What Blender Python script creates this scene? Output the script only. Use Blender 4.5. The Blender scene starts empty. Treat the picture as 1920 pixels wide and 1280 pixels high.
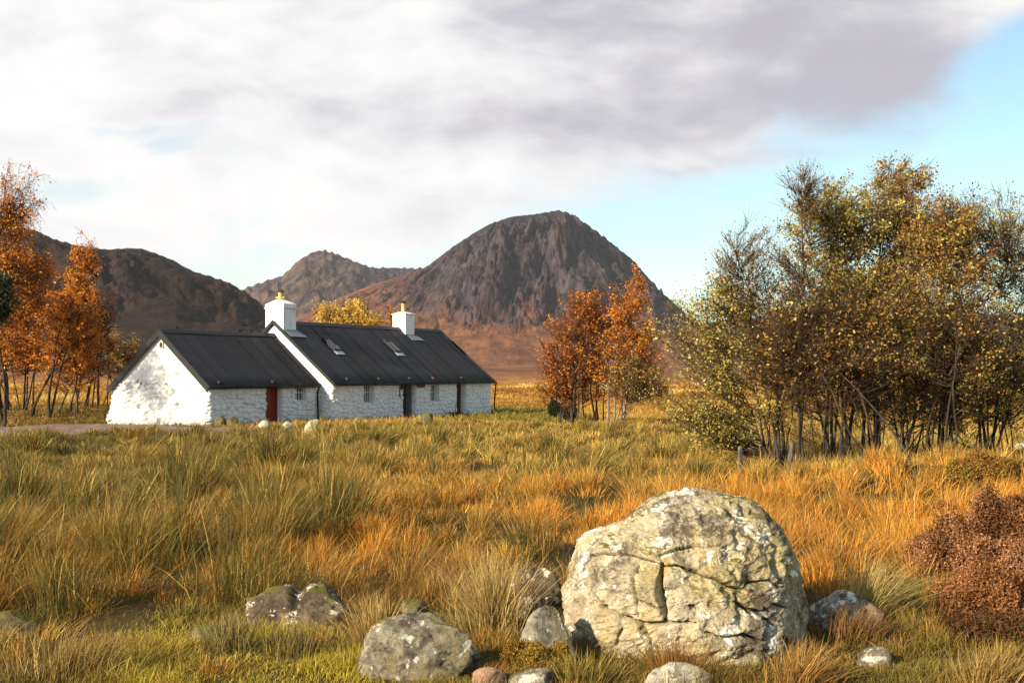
import bpy, bmesh, math, random
import numpy as np
from mathutils import Vector, Matrix

random.seed(3)
rng = np.random.default_rng(11)
R = math.radians
S = bpy.context.scene
COL = S.collection

# ------------------------------------------------------------------ camera
CAMZ = 1.7
FPX = 2000.0            # focal length in pixels of the 1920 wide photograph
HOR = 695.0             # image row of the horizon
cam = bpy.data.cameras.new("camera")
camo = bpy.data.objects.new("camera", cam)
COL.objects.link(camo)
camo.location = (0, 0, CAMZ)
camo.rotation_euler = (R(90), 0, 0)
cam.sensor_width = 36.0
cam.lens = 36.0 * FPX / 1920.0
cam.shift_y = (HOR - 640.0) / 1920.0
cam.clip_start = 0.1
cam.clip_end = 40000
S.camera = camo

# ------------------------------------------------------------------ light
SUN_H = Vector((-0.78, -0.62, 0)).normalized()      # horizontal direction towards the sun
SUN_EL = R(24)
sd = Vector((SUN_H.x * math.cos(SUN_EL), SUN_H.y * math.cos(SUN_EL), math.sin(SUN_EL)))
sun = bpy.data.lights.new("sun", 'SUN')
sun.energy = 5.0
sun.angle = R(0.5)
sun.color = (1.0, 0.86, 0.64)
suno = bpy.data.objects.new("sun", sun)
COL.objects.link(suno)
suno.rotation_euler = sd.to_track_quat('Z', 'Y').to_euler()
suno.location = sd * 100

S.view_settings.view_transform = 'Standard'
S.view_settings.look = 'None'
S.view_settings.exposure = 1.0
S.view_settings.gamma = 1.0
S.view_settings.use_curve_mapping = False
S.cycles.use_denoising = True
S.cycles.denoiser = 'OPENIMAGEDENOISE'
S.cycles.denoising_input_passes = 'RGB_ALBEDO_NORMAL'
S.cycles.denoising_prefilter = 'ACCURATE'
S.cycles.max_bounces = 6
S.cycles.diffuse_bounces = 3
S.cycles.transmission_bounces = 3
S.cycles.transparent_max_bounces = 6
S.cycles.caustics_reflective = False
S.cycles.caustics_refractive = False


class NT:
    """small helper to write node trees"""
    def __init__(s, tree):
        s.t = tree; s.n = tree.nodes; s.l = tree.links

    def new(s, typ, **kw):
        nd = s.n.new(typ)
        for k, v in kw.items():
            setattr(nd, k, v)
        return nd

    def put(s, sock, v):
        if isinstance(v, bpy.types.NodeSocket):
            s.l.new(v, sock)
        elif v is not None:
            sock.default_value = v

    def math(s, op, a, b=None, c=None, clamp=False):
        nd = s.new('ShaderNodeMath', operation=op, use_clamp=clamp)
        s.put(nd.inputs[0], a)
        if b is not None: s.put(nd.inputs[1], b)
        if c is not None: s.put(nd.inputs[2], c)
        return nd.outputs[0]

    def vmath(s, op, a, b=None):
        nd = s.new('ShaderNodeVectorMath', operation=op)
        s.put(nd.inputs[0], a)
        if b is not None: s.put(nd.inputs[1], b)
        return nd.outputs[0]

    def noise(s, vec, scale, detail=4, rough=0.55, dist=0.0, lac=2.0):
        nd = s.new('ShaderNodeTexNoise')
        s.put(nd.inputs['Vector'], vec)
        nd.inputs['Scale'].default_value = scale
        nd.inputs['Detail'].default_value = detail
        nd.inputs['Roughness'].default_value = rough
        nd.inputs['Distortion'].default_value = dist
        nd.inputs['Lacunarity'].default_value = lac
        return nd.outputs[0]

    def smooth(s, v, a, b, lo=0.0, hi=1.0):
        nd = s.new('ShaderNodeMapRange', interpolation_type='SMOOTHSTEP')
        s.put(nd.inputs[0], v)
        nd.inputs[1].default_value = a; nd.inputs[2].default_value = b
        nd.inputs[3].default_value = lo; nd.inputs[4].default_value = hi
        return nd.outputs[0]

    def mix(s, f, a, b, mode='MIX'):
        nd = s.new('ShaderNodeMix', data_type='RGBA', blend_type=mode)
        s.put(nd.inputs[0], f)
        for i, v in ((6, a), (7, b)):
            if isinstance(v, tuple) and len(v) == 3: v = (*v, 1)
            s.put(nd.inputs[i], v)
        return nd.outputs[2]

    def xyz(s, v):
        nd = s.new('ShaderNodeSeparateXYZ'); s.put(nd.inputs[0], v)
        return nd.outputs[0], nd.outputs[1], nd.outputs[2]

    def comb(s, x, y, z):
        nd = s.new('ShaderNodeCombineXYZ')
        s.put(nd.inputs[0], x); s.put(nd.inputs[1], y); s.put(nd.inputs[2], z)
        return nd.outputs[0]


# ------------------------------------------------------------------ sky and clouds (world)
world = bpy.data.worlds.new("World")
S.world = world
world.use_nodes = True
w = NT(world.node_tree)
w.n.clear()
SKY_STRENGTH = 0.085
sky = w.new('ShaderNodeTexSky', sky_type='NISHITA')
sky.sun_disc = False
sky.sun_elevation = SUN_EL
sky.sun_rotation = math.atan2(SUN_H.x, SUN_H.y)
sky.air_density = 1.0; sky.dust_density = 0.6; sky.ozone_density = 1.2
gd = w.new('ShaderNodeTexCoord').outputs['Generated']
dx, dy, dz = w.xyz(gd)
ady = w.math('MAXIMUM', w.math('ABSOLUTE', dy), 0.12)
a = w.math('DIVIDE', dx, ady)
e = w.math('DIVIDE', dz, ady)
el = w.math('ADD', w.math('MAXIMUM', dz, 0.0), 0.16)
flat = w.comb(w.math('DIVIDE', dx, el), w.math('DIVIDE', dy, el), 0.0)      # a flat cloud deck overhead
nA = w.noise(flat, 0.62, 5, 0.5, 0.3)
nB = w.noise(w.vmath('ADD', flat, (7.3, 2.1, 4.0)), 1.5, 6, 0.55, 0.4)
nC = w.noise(w.comb(a, w.math('MULTIPLY', e, 2.6), 3.0), 6.0, 7, 0.52, 0.4)
cp = w.comb(w.math('MULTIPLY_ADD', e, 0.5, a), w.math('MULTIPLY', e, 2.0), 6.0)
nE = w.noise(cp, 7.5, 8, 0.58, 0.5)
nF = w.noise(w.vmath('ADD', cp, (-0.022, 0.05, 0.0)), 7.5, 8, 0.58, 0.5)
relief = w.math('SUBTRACT', nE, nF)
nD = w.noise(w.comb(w.math('MULTIPLY_ADD', e, 0.8, a), w.math('MULTIPLY_ADD', a, -0.8, w.math('MULTIPLY', e, 3.2)), 8.0), 3.2, 6, 0.5, 0.3)
# cover: everything above a line that rises to the right
s1 = w.math('SUBTRACT', e, w.math('MULTIPLY_ADD', w.math('MAXIMUM', a, -0.12), 0.30, 0.112))
cov = w.math('ADD', w.math('MULTIPLY', s1, 9.0),
             w.math('ADD', w.math('MULTIPLY', w.math('SUBTRACT', nB, 0.5), 0.8),
                    w.math('MULTIPLY', w.math('SUBTRACT', nC, 0.5), 1.5)))
cov = w.math('SUBTRACT', cov, w.math('MULTIPLY', w.smooth(w.math('MULTIPLY_ADD', w.math('SUBTRACT', nC, 0.5), 0.20, a), 0.40, 0.56), w.smooth(e, 0.36, 0.30, 0.3, 2.2)))
mask = w.smooth(cov, -0.30, 0.62)
# thinner, palest blue spots in the white cloud on the left
thin = w.math('MULTIPLY', w.math('MULTIPLY', w.smooth(a, -0.20, -0.34), w.smooth(e, 0.28, 0.22)), w.smooth(nC, 0.47, 0.36, 0.0, 0.45))
mask = w.math('MULTIPLY', mask, w.math('SUBTRACT', 1.0, thin))
# the clouds end overhead and leave open sky on the sunny side behind the camera
mask = w.math('MULTIPLY', mask, w.math('MAXIMUM', w.smooth(dy, -0.15, 0.35), w.smooth(nB, .50, .66, 0.0, 0.3)))
# how thick / grey the deck is
dk = w.math('ADD', w.smooth(a, -0.50, 0.34, 0.0, 0.75), w.math('MULTIPLY', w.math('SUBTRACT', nD, 0.5), 2.0))
dk = w.math('MULTIPLY', dk, w.smooth(e, 0.15, 0.25))
dk = w.math('ADD', dk, w.math('MULTIPLY', w.math('SUBTRACT', nC, 0.5), 1.25))
dk = w.math('ADD', dk, w.math('MULTIPLY', w.smooth(s1, 0.15, 0.02), w.smooth(a, -0.15, 0.12, 0.0, 0.30)))
dk = w.math('SUBTRACT', dk, w.math('MULTIPLY', relief, 1.15))
dk = w.math('SUBTRACT', dk, w.math('MULTIPLY', w.smooth(a, 0.33, 0.46), w.smooth(e, 0.27, 0.34, 0.0, 0.6)))
dk = w.smooth(dk, -0.10, 1.25)
K = 1.0 / SKY_STRENGTH
white = (0.505 * K, 0.498 * K, 0.497 * K)
grey = (0.264 * K, 0.254 * K, 0.290 * K)
cloud = w.mix(dk, white, grey)
blue = w.mix(1.0, sky.outputs[0], (1.08, 1.18, 1.08, 1), 'MULTIPLY')
full = w.mix(mask, blue, cloud)
bg = w.new('ShaderNodeBackground')
w.put(bg.inputs[0], full)
bg.inputs[1].default_value = SKY_STRENGTH
out = w.new('ShaderNodeOutputWorld')
w.l.new(bg.outputs[0], out.inputs[0])


# ------------------------------------------------------------------ helpers
def hash3(ix, iy, iz, seed):
    with np.errstate(over='ignore'):
        h = (ix.astype(np.uint32) * np.uint32(374761393) + iy.astype(np.uint32) * np.uint32(668265263)
             + iz.astype(np.uint32) * np.uint32(2147483647 - 58) + np.uint32((seed * 1274126177) & 0xffffffff))
        h = (h ^ (h >> np.uint32(13))) * np.uint32(1274126177)
        h = (h ^ (h >> np.uint32(15))) * np.uint32(2246822519)
        return h ^ (h >> np.uint32(16))


def pnoise(x, y, z=0.0, seed=0):
    """gradient noise, about -1..1"""
    x, y, z = np.broadcast_arrays(np.asarray(x, float), np.asarray(y, float), np.asarray(z, float))
    ix, iy, iz = np.floor(x).astype(np.int64), np.floor(y).astype(np.int64), np.floor(z).astype(np.int64)
    fx, fy, fz = x - ix, y - iy, z - iz
    ux, uy, uz = [f * f * f * (f * (f * 6 - 15) + 10) for f in (fx, fy, fz)]
    res = 0.0
    for cx in (0, 1):
        for cy in (0, 1):
            for cz in (0, 1):
                h = hash3(ix + cx, iy + cy, iz + cz, seed)
                gx = (h & 1023).astype(float) / 511.5 - 1
                gy = ((h >> 10) & 1023).astype(float) / 511.5 - 1
                gz = ((h >> 20) & 1023).astype(float) / 511.5 - 1
                wgt = (ux if cx else 1 - ux) * (uy if cy else 1 - uy) * (uz if cz else 1 - uz)
                res = res + wgt * (gx * (fx - cx) + gy * (fy - cy) + gz * (fz - cz))
    return res * 1.4


def fbm(x, y, z=0.0, octv=4, seed=0, gain=0.5, lac=2.03, ridged=False):
    amp, tot, nrm = 1.0, 0.0, 0.0
    for o in range(octv):
        n = pnoise(x, y, z, seed + o * 17)
        if ridged:
            n = 1 - 2 * np.abs(n)
        tot = tot + amp * n; nrm += amp
        amp *= gain
        x, y, z = x * lac, y * lac, np.asarray(z) * lac
    return tot / nrm


def sstep(v, a, b):
    t = np.clip((np.asarray(v, float) - a) / (b - a), 0, 1)
    return t * t * (3 - 2 * t)


def link(name, data, parent=None):
    o = bpy.data.objects.new(name, data)
    COL.objects.link(o)
    if parent: o.parent = parent
    return o


def mesh_np(name, verts, quads=None, tris=None, mat=None, parent=None, col=None, smooth=False):
    me = bpy.data.meshes.new(name)
    verts = np.ascontiguousarray(verts, dtype=np.float32)
    me.vertices.add(len(verts))
    me.vertices.foreach_set('co', verts.ravel())
    parts, starts, pos = [], [], 0
    if quads is not None and len(quads):
        q = np.asarray(quads, np.int32); parts.append(q.ravel())
        starts.append(np.arange(len(q)) * 4); pos = q.size
    if tris is not None and len(tris):
        t = np.asarray(tris, np.int32); parts.append(t.ravel())
        starts.append(pos + np.arange(len(t)) * 3)
    lv = np.concatenate(parts).astype(np.int32); ls = np.concatenate(starts).astype(np.int32)
    me.loops.add(len(lv)); me.loops.foreach_set('vertex_index', lv)
    me.polygons.add(len(ls)); me.polygons.foreach_set('loop_start', ls)
    if smooth:
        me.polygons.foreach_set('use_smooth', np.ones(len(ls), bool))
    me.update(calc_edges=True)
    if col is not None:
        ca = me.color_attributes.new('Col', 'FLOAT_COLOR', 'POINT')
        c = np.ones((len(verts), 4), np.float32); c[:, :3] = np.clip(col, 0, 1)
        ca.data.foreach_set('color', c.ravel())
    if mat: me.materials.append(mat)
    return link(name, me, parent)


def bm_obj(name, bm, mat, parent=None, smooth=False):
    bmesh.ops.recalc_face_normals(bm, faces=bm.faces)
    me = bpy.data.meshes.new(name)
    bm.to_mesh(me); bm.free()
    if smooth:
        for p in me.polygons: p.use_smooth = True
    me.materials.append(mat)
    return link(name, me, parent)


def box(bm, x0, x1, y0, y1, z0, z1, bev=0.0):
    vs = [bm.verts.new((x, y, z)) for x in (x0, x1) for y in (y0, y1) for z in (z0, z1)]
    idx = [(0, 1, 3, 2), (4, 6, 7, 5), (0, 4, 5, 1), (2, 3, 7, 6), (0, 2, 6, 4), (1, 5, 7, 3)]
    fs = [bm.faces.new([vs[i] for i in f]) for f in idx]
    if bev:
        es = list({ed for f in fs for ed in f.edges})
        bmesh.ops.bevel(bm, geom=es, offset=bev, segments=2, affect='EDGES', profile=0.6)
    return vs


def tube_bm(bm, pts, r, n=8):
    rings = []
    for i, p in enumerate(pts):
        p = Vector(p)
        d = (Vector(pts[min(i + 1, len(pts) - 1)]) - Vector(pts[max(i - 1, 0)])).normalized()
        s = d.cross(Vector((0, 0, 1)))
        if s.length < 1e-3: s = Vector((1, 0, 0))
        s.normalize(); u = s.cross(d)
        rr = r[i] if isinstance(r, (list, tuple)) else r
        rings.append([bm.verts.new(p + (s * math.cos(k * 2 * math.pi / n) + u * math.sin(k * 2 * math.pi / n)) * rr) for k in range(n)])
    for a_, b_ in zip(rings, rings[1:]):
        for k in range(n):
            bm.faces.new((a_[k], a_[(k + 1) % n], b_[(k + 1) % n], b_[k]))
    bm.faces.new(rings[0][::-1]); bm.faces.new(rings[-1])


def tubes(pts, rad, sides=5):
    """many polylines at once: pts (N,K,3), rad (N,K) -> verts, quads"""
    N, K, _ = pts.shape
    d = np.gradient(pts, axis=1)
    d /= np.linalg.norm(d, axis=2, keepdims=True) + 1e-9
    ref = np.where(np.abs(d[..., 2:3]) > 0.9, np.array([1., 0, 0]), np.array([0, 0, 1.]))
    s = np.cross(d, ref); s /= np.linalg.norm(s, axis=2, keepdims=True) + 1e-9
    u = np.cross(s, d)
    ang = np.arange(sides) * 2 * np.pi / sides
    v = pts[:, :, None, :] + rad[:, :, None, None] * (s[:, :, None, :] * np.cos(ang)[None, None, :, None]
                                                     + u[:, :, None, :] * np.sin(ang)[None, None, :, None])
    idx = np.arange(N * K * sides).reshape(N, K, sides)
    a0 = idx[:, :-1, :]; a1 = np.roll(a0, -1, axis=2)
    b0 = idx[:, 1:, :]; b1 = np.roll(b0, -1, axis=2)
    return v.reshape(-1, 3), np.stack([a0, a1, b1, b0], -1).reshape(-1, 4)


def thing(name, label, cat, loc=(0, 0, 0), rz=0.0, group=None):
    o = bpy.data.objects.new(name, None)
    COL.objects.link(o)
    o.location = loc; o.rotation_euler = (0, 0, rz); o.empty_display_size = 0.3
    return tag(o, label, cat, group)


def tag(o, label, cat, group=None):
    o['label'] = label; o['category'] = cat
    if group: o['group'] = group
    return o


def struct(o, kind='structure', label=None, cat=None):
    o['kind'] = kind
    if label: o['label'] = label
    if cat: o['category'] = cat
    return o


def new_mat(name, rough=0.8, color=(0.5, 0.5, 0.5), spec=0.3):
    m = bpy.data.materials.new(name); m.use_nodes = True
    b = m.node_tree.nodes['Principled BSDF']
    b.inputs['Roughness'].default_value = rough
    b.inputs['Base Color'].default_value = (*color, 1)
    b.inputs['Specular IOR Level'].default_value = spec
    return m, NT(m.node_tree), b


def attr(n):
    nd = n.new('ShaderNodeAttribute'); nd.attribute_name = 'Col'
    return nd.outputs['Color']


def bump(n, b, h, strength, dist=0.02):
    nd = n.new('ShaderNodeBump')
    nd.inputs['Strength'].default_value = strength
    nd.inputs['Distance'].default_value = dist
    n.put(nd.inputs['Height'], h)
    n.l.new(nd.outputs[0], b.inputs['Normal'])


def geo(n):
    return n.new('ShaderNodeNewGeometry').outputs['Position']


def objco(n):
    return n.new('ShaderNodeTexCoord').outputs['Object']


def leafy_mat(name, trans=0.35, rough=0.6, spec=0.25):
    """leaves and blades: vertex colour, light passing through"""
    m, n, b = new_mat(name, rough, spec=spec)
    c = attr(n)
    n.put(b.inputs['Base Color'], c)
    t = n.new('ShaderNodeBsdfTranslucent'); n.put(t.inputs[0], c)
    mx = n.new('ShaderNodeMixShader'); mx.inputs[0].default_value = trans
    n.l.new(b.outputs[0], mx.inputs[1]); n.l.new(t.outputs[0], mx.inputs[2])
    n.l.new(mx.outputs[0], m.node_tree.nodes['Material Output'].inputs[0])
    return m


def plain(name, color, rough=0.7, var=0.15, scale=6.0, spec=0.3, metal=0.0):
    m, n, b = new_mat(name, rough, color, spec)
    f = n.noise(objco(n), scale, 5, 0.6)
    lo = tuple(c * (1 - var) for c in color); hi = tuple(min(1, c * (1 + var)) for c in color)
    n.put(b.inputs['Base Color'], n.mix(f, lo, hi))
    b.inputs['Metallic'].default_value = metal
    return m


# ------------------------------------------------------------------ terrain
_GR = [0, 4, 6, 12, 25, 40, 53, 62, 75, 100, 200, 400, 900, 2000, 6000, 15000]
_GZ = [0.02, 0, -.02, -.16, -.50, -.85, -1.05, -1.15, -1.32, -2.0, -3.6, -3.6, 0, 12, 40, 60]
HA = Vector((-15.2, 53.4, 0))           # front corner of the cottage
HU = Vector((0.524, 0.852, 0)).normalized()
HV = Vector((-HU.y, HU.x, 0))


def house_local(x, y):
    px, py = np.asarray(x) - HA.x, np.asarray(y) - HA.y
    return px * HU.x + py * HU.y, px * HV.x + py * HV.y


def G(x, y):
    x = np.asarray(x, float); y = np.asarray(y, float)
    r = np.hypot(x, y)
    z = np.interp(r, _GR, _GZ)
    aa = x / np.maximum(y, 1.0)
    bank = sstep(aa, -.27, -.36) * sstep(y, 57, 63) * (1 - sstep(r, 110, 260)) * (y > 0)
    z = z + bank * (0.55 + np.clip(np.interp(r, [70, 110], [0.1, 1.0]), 0, 1))
    l, v = house_local(x, y)
    near = sstep(np.maximum(np.maximum(-l - 0.0, l - 25), np.maximum(-v - 1.2, v - 8)), 0.3, 4)
    z = z + near * (1 - sstep(r, 90, 160)) * (0.13 * pnoise(x / 1.9, y / 1.9, 0, 5) + 0.24 * pnoise(x / 4.6, y / 4.6, 0, 6)) * sstep(r, 5.5, 11)
    z = z + sstep(r, 85, 190) * (0.55 * fbm(x / 14, y / 22, 0, 3, 7) + 1.5 * pnoise(x / 70, y / 70, 0, 8)) + sstep(r, 300, 900) * 5 * fbm(x / 260, y / 260, 0, 4, 9)
    # a low heathery rise on the right
    z = z + 0.5 * np.exp(-((x - 8.3) / 1.7) ** 2 - ((y - 17.5) / 3.5) ** 2)
    return z


def W(px, py, z_off=0.0):
    """ground point seen at a pixel of the photograph (1920 wide)"""
    t = (px - 960) / FPX; s = (py - HOR) / FPX
    ys = np.geomspace(3.5, 400, 6000)
    h = CAMZ - G(t * ys, ys) - z_off
    k = np.argmax(ys * s >= h)
    yy = ys[k]
    return Vector((t * yy, yy, float(G(t * yy, yy))))


def build_ground():
    na = 700
    th = np.concatenate([np.linspace(-0.62, 0.62, 420, endpoint=False), np.linspace(0.62, 2 * np.pi - 0.62, 120, endpoint=False)])
    na = len(th)
    rr = np.concatenate([np.geomspace(0.6, 130, 330), np.geomspace(133, 7000, 210)])
    rad, ang = np.meshgrid(rr, th, indexing='ij')
    x, y = rad * np.sin(ang), rad * np.cos(ang)
    z = G(x, y)
    v = np.stack([x, y, z], -1).reshape(-1, 3)
    idx = np.arange(len(rr) * na).reshape(len(rr), na)
    q = np.stack([idx[:-1], idx[1:], np.roll(idx[1:], -1, 1), np.roll(idx[:-1], -1, 1)], -1).reshape(-1, 4)
    v = np.vstack([v, [[0, 0, float(G(0, 0))]]])
    c = len(v) - 1
    t = np.stack([np.full(na, c), idx[0], np.roll(idx[0], -1)], -1)
    m, n, b = new_mat('peat_and_moor', 0.95, spec=0.1)
    p = geo(n)
    X, Y, Z = n.xyz(p)
    r = n.vmath('LENGTH', p)
    rnode = n.new('ShaderNodeVectorMath', operation='LENGTH'); n.put(rnode.inputs[0], p); r = rnode.outputs['Value']
    n1 = n.noise(p, 0.9, 6, 0.65)
    nearc = n.mix(n.smooth(n1, .35, .7), (0.030, 0.020, 0.008), (0.075, 0.052, 0.014))
    st = n.comb(X, n.math('MULTIPLY', Y, 0.35), 0.0)
    n2 = n.noise(st, 0.045, 8, 0.68, 0.6)
    n3 = n.noise(st, 0.22, 7, 0.7, 0.3)
    moor = n.mix(n.smooth(n2, .36, .62), (0.16, 0.050, 0.012), (0.34, 0.15, 0.032))
    moor = n.mix(n.smooth(n3, .50, .66), moor, (0.50, 0.30, 0.075))
    moor = n.mix(n.smooth(n3, .46, .30), moor, (0.07, 0.032, 0.014))
    far = n.mix(n.smooth(n.noise(p, 0.004, 6, 0.6), .35, .65), (0.10, 0.038, 0.018), (0.19, 0.082, 0.032))
    moor = n.mix(n.smooth(r, 350, 900), moor, far)
    green = n.mix(n.noise(p, 1.3, 5, .6), (0.07, 0.075, 0.014), (0.15, 0.14, 0.03))
    gm = n.math('MULTIPLY', n.math('MULTIPLY', n.smooth(r, 60, 66), n.smooth(r, 98, 88)), n.smooth(n.math('ABSOLUTE', X), 6.0, 3.5))
    moor = n.mix(gm, moor, green)
    n.put(b.inputs['Base Color'], n.mix(n.smooth(r, 55, 70), nearc, moor))
    bump(n, b, n.noise(p, 3.0, 8, 0.7), 0.6, 0.1)
    return struct(mesh_np('ground', v, q, t, m, smooth=True))


build_ground()


def build_track():
    m, n, b = new_mat('gravel', 0.95, spec=0.15)
    p = geo(n)
    f = n.noise(p, 1.2, 8, 0.7); f2 = n.noise(p, 22, 3, 0.6)
    c = n.mix(n.smooth(f, .3, .7), (0.15, 0.092, 0.072), (0.25, 0.17, 0.138))
    c = n.mix(n.smooth(f2, .55, .75), c, (0.14, 0.11, 0.10))
    n.put(b.inputs['Base Color'], c)
    bump(n, b, f2, 0.7, 0.03)
    xs = np.linspace(-38, -11.6, 120); ts = np.linspace(0, 1, 40)
    X, T = np.meshgrid(xs, ts, indexing='ij')
    y0 = 41.5 + 0.5 * np.sin(X * .5) + np.interp(X, [-30, -18, -11.6], [0, 0, 6.5])
    y1 = 55.5 + np.interp(X, [-40, -21, -18, -15, -11.6], [1.5, 1.0, -1.0, -3.6, -4.8])
    Y = y0 + T * (y1 - y0)
    Z = G(X, Y) + 0.02
    idx = np.arange(X.size).reshape(X.shape)
    q = np.stack([idx[:-1, :-1], idx[1:, :-1], idx[1:, 1:], idx[:-1, 1:]], -1).reshape(-1, 4)
    struct(mesh_np('gravel_track', np.stack([X, Y, Z], -1).reshape(-1, 3), q, None, m, smooth=True))


build_track()


def on_track(x, y):
    y0 = 41.5 + 0.5 * np.sin(x * .5) + np.interp(x, [-30, -18, -11.6], [0, 0, 6.5])
    y1 = 55.5 + np.interp(x, [-40, -21, -18, -15, -11.6], [1.5, 1.0, -1.0, -3.6, -4.8])
    return (x < -11.6) & (y > y0 + .5) & (y < y1 - .2)


# ------------------------------------------------------------------ mountains
def hill_mat(name, tint, fine, strength, alb=1.0):
    m, n, b = new_mat(name, 0.95, spec=0.1)
    c = attr(n)
    p = geo(n)
    f = n.noise(p, fine, 9, 0.72, 0.4)
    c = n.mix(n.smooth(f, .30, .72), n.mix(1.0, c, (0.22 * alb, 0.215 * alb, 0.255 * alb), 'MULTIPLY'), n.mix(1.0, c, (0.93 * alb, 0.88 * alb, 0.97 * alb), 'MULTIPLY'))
    n.put(b.inputs['Base Color'], c)
    bump(n, b, f, strength, tint)
    return m


def massif(name, sky_pts, D, foot, z_foot, mat, colour, nu=520, nv=300, back=0.5, gully=None, rough=0.05, seed=1, prof_pow=1.0, px_pad=0):
    sky_pts = np.array(sky_pts, float)
    px = np.linspace(sky_pts[0, 0], sky_pts[-1, 0], nu)
    py = np.interp(px, sky_pts[:, 0], sky_pts[:, 1])
    k = max(3, nu // 110); ker = np.hanning(k + 2)[1:-1]; ker /= ker.sum()
    py = np.convolve(np.pad(py, k, 'edge'), ker, 'same')[k:-k]
    H = CAMZ + (HOR - py) / FPX * D
    v = np.concatenate([np.linspace(0, 1, nv), 1 + np.linspace(0, back, nv // 5)[1:]])
    Xd = np.repeat(((px - 960) / FPX * D)[:, None], len(v), 1)
    V = np.repeat(v[None, :], nu, 0)
    Y = foot + V * (D - foot)
    X = Xd * Y / D
    prof = np.where(V <= 1, np.sin(np.clip(V, 0, 1) * np.pi / 2) ** prof_pow, np.cos((V - 1) / max(back, .01) * np.pi / 2) ** 0.8 * 1.0)
    disp = gully(Xd, Y, V, H[:, None], prof)
    scale = np.ones(nu)
    for it in range(5):
        Z = z_foot + (H[:, None] * scale[:, None] - z_foot) * prof + disp
        ratio = ((Z - CAMZ) / Y)
        top = ratio.max(1)
        want = (HOR - py) / FPX
        fac = np.clip((want * D + 60) / (top * D + 60), .7, 1.4)
        scale *= np.convolve(np.pad(fac, 6, 'edge'), np.ones(13) / 13, 'valid')
    gx = np.gradient(Z, axis=0) / np.gradient(X, axis=0)
    gy = np.gradient(Z, axis=1) / np.gradient(Y, axis=1)
    nz = 1 / np.sqrt(1 + gx ** 2 + gy ** 2)
    c = colour(Xd, Y, Z, V, nz, disp)
    idx = np.arange(X.size).reshape(X.shape)
    q = np.stack([idx[:-1, :-1], idx[1:, :-1], idx[1:, 1:], idx[:-1, 1:]], -1).reshape(-1, 4)
    return struct(mesh_np(name, np.stack([X, Y, Z], -1).reshape(-1, 3), q, None, mat, smooth=True, col=c.reshape(-1, 3)))


def mixc(f, a, b):
    f = np.clip(f, 0, 1)[..., None]
    return (1 - f) * np.asarray(a) + f * np.asarray(b)


# the great rocky peak
PEAK_D, PEAK_FOOT = 3000.0, 2050.0
XS = (1047 - 960) / FPX * PEAK_D


def billow(x, y, z, octv, seed, gain=.5, pw=1.0):
    amp, tot, nrm = 1.0, 0.0, 0.0
    for o in range(octv):
        tot = tot + amp * np.clip(np.abs(pnoise(x, y, z, seed + o * 13)) * 1.7, 0, 1.3) ** pw; nrm += amp
        amp *= gain; x, y = x * 2.07, y * 2.07
    return tot / nrm


def peak_gully(X, Y, V, H, prof):
    down = np.clip(1 - prof, 0, 1)
    wx = fbm(X / 230, V * 4.5, 0, 4, 31); wy = fbm(X / 200, V * 4.5, 5, 3, 30)
    q = (X - XS + 160 * down + 70 * wx) / (210 + 480 * down)
    big = billow(q * 1.7, V * 1.3 + .4 * wy + 2, 0.3, 2, 32, .5, .7)
    mid = billow(q * 3.6 + .5 * V, V * 4.2 + .8 * wy, 1.7, 5, 33, .62, .75)
    fine = billow(X / 52 + 1.6 * wx + 2 * V, V * 20 + 1.5 * wy, 2.2, 4, 35, .65, .8)
    env = sstep(prof, .10, .34) * (1 - .97 * sstep(V, .55, .90))
    flank = 1 - .50 * sstep(XS - X, 180, 620)
    return np.clip((H - 12) / 520, .04, 1.1) * env * flank * (125 * (big - .5) + 120 * (mid - .45) + 40 * (fine - .4)) + (2 + 3 * sstep(prof, .1, .3)) * fbm(X / 40, V * 16, 0, 4, 36)


def peak_col(X, Y, Z, V, nz, disp):
    n1 = fbm(X / 120, V * 7, 0, 5, 41); n2 = fbm(X / 26, V * 26, 0, 5, 42)
    rock = mixc(.5 + 1.1 * n2, (0.026, 0.020, 0.023), (0.140, 0.112, 0.110))
    rock = mixc(sstep(n1, .05, .45) * .8, rock, (0.095, 0.055, 0.040))
    turf = mixc(.5 + .8 * n1, (0.22, 0.080, 0.034), (0.36, 0.165, 0.070))
    top = mixc(.5 + 1.2 * n2, (0.034, 0.027, 0.028), (0.070, 0.054, 0.052))
    low = sstep(Z + 120 * n1 + 50 * n2, 165, 65)
    left = sstep(XS - X, 200, 560)
    f = np.clip(low + left * .85 * sstep(nz + .16 * n1 + .1 * n2, .55, .72), 0, 1)
    c = mixc(f, rock, turf)
    cleft = billow((X - XS + 160 * (1 - V)) / 150 + .5 * n1, V * 6 + n1, 1.7, 3, 47, .6, .8)
    c = c * (1 - .55 * (1 - sstep(cleft, .05, .30)) * (1 - f))[..., None]
    c = mixc(sstep(V + .1 * n1, .62, .82) * (1 - left), c, top)
    return c


massif('mountain', [(400, 640), (470, 622), (540, 605), (590, 580), (640, 556), (700, 533), (760, 515), (800, 500), (850, 462), (890, 436), (920, 419), (960, 406),
                    (1000, 402), (1025, 398), (1047, 394), (1075, 402), (1100, 420), (1130, 442), (1160, 466), (1190, 490), (1215, 520), (1240, 545),
                    (1255, 560), (1290, 590), (1340, 620), (1420, 640), (1560, 660)],
       PEAK_D, PEAK_FOOT, 12, hill_mat('mountain_rock', 14.0, 0.03, 1.0, .95), peak_col, 800, 460, 0.5, peak_gully, seed=3, prof_pow=1.2)


def back_gully(X, Y, V, H, prof):
    env = sstep(V, .1, .4) * (1 - .6 * sstep(V, .8, 1))
    return env * (80 * (billow(X / 420, V * 2, 0, 2, 51) - .4) + 60 * (billow(X / 170, V * 4, 0, 5, 52, .6) - .4))


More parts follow.
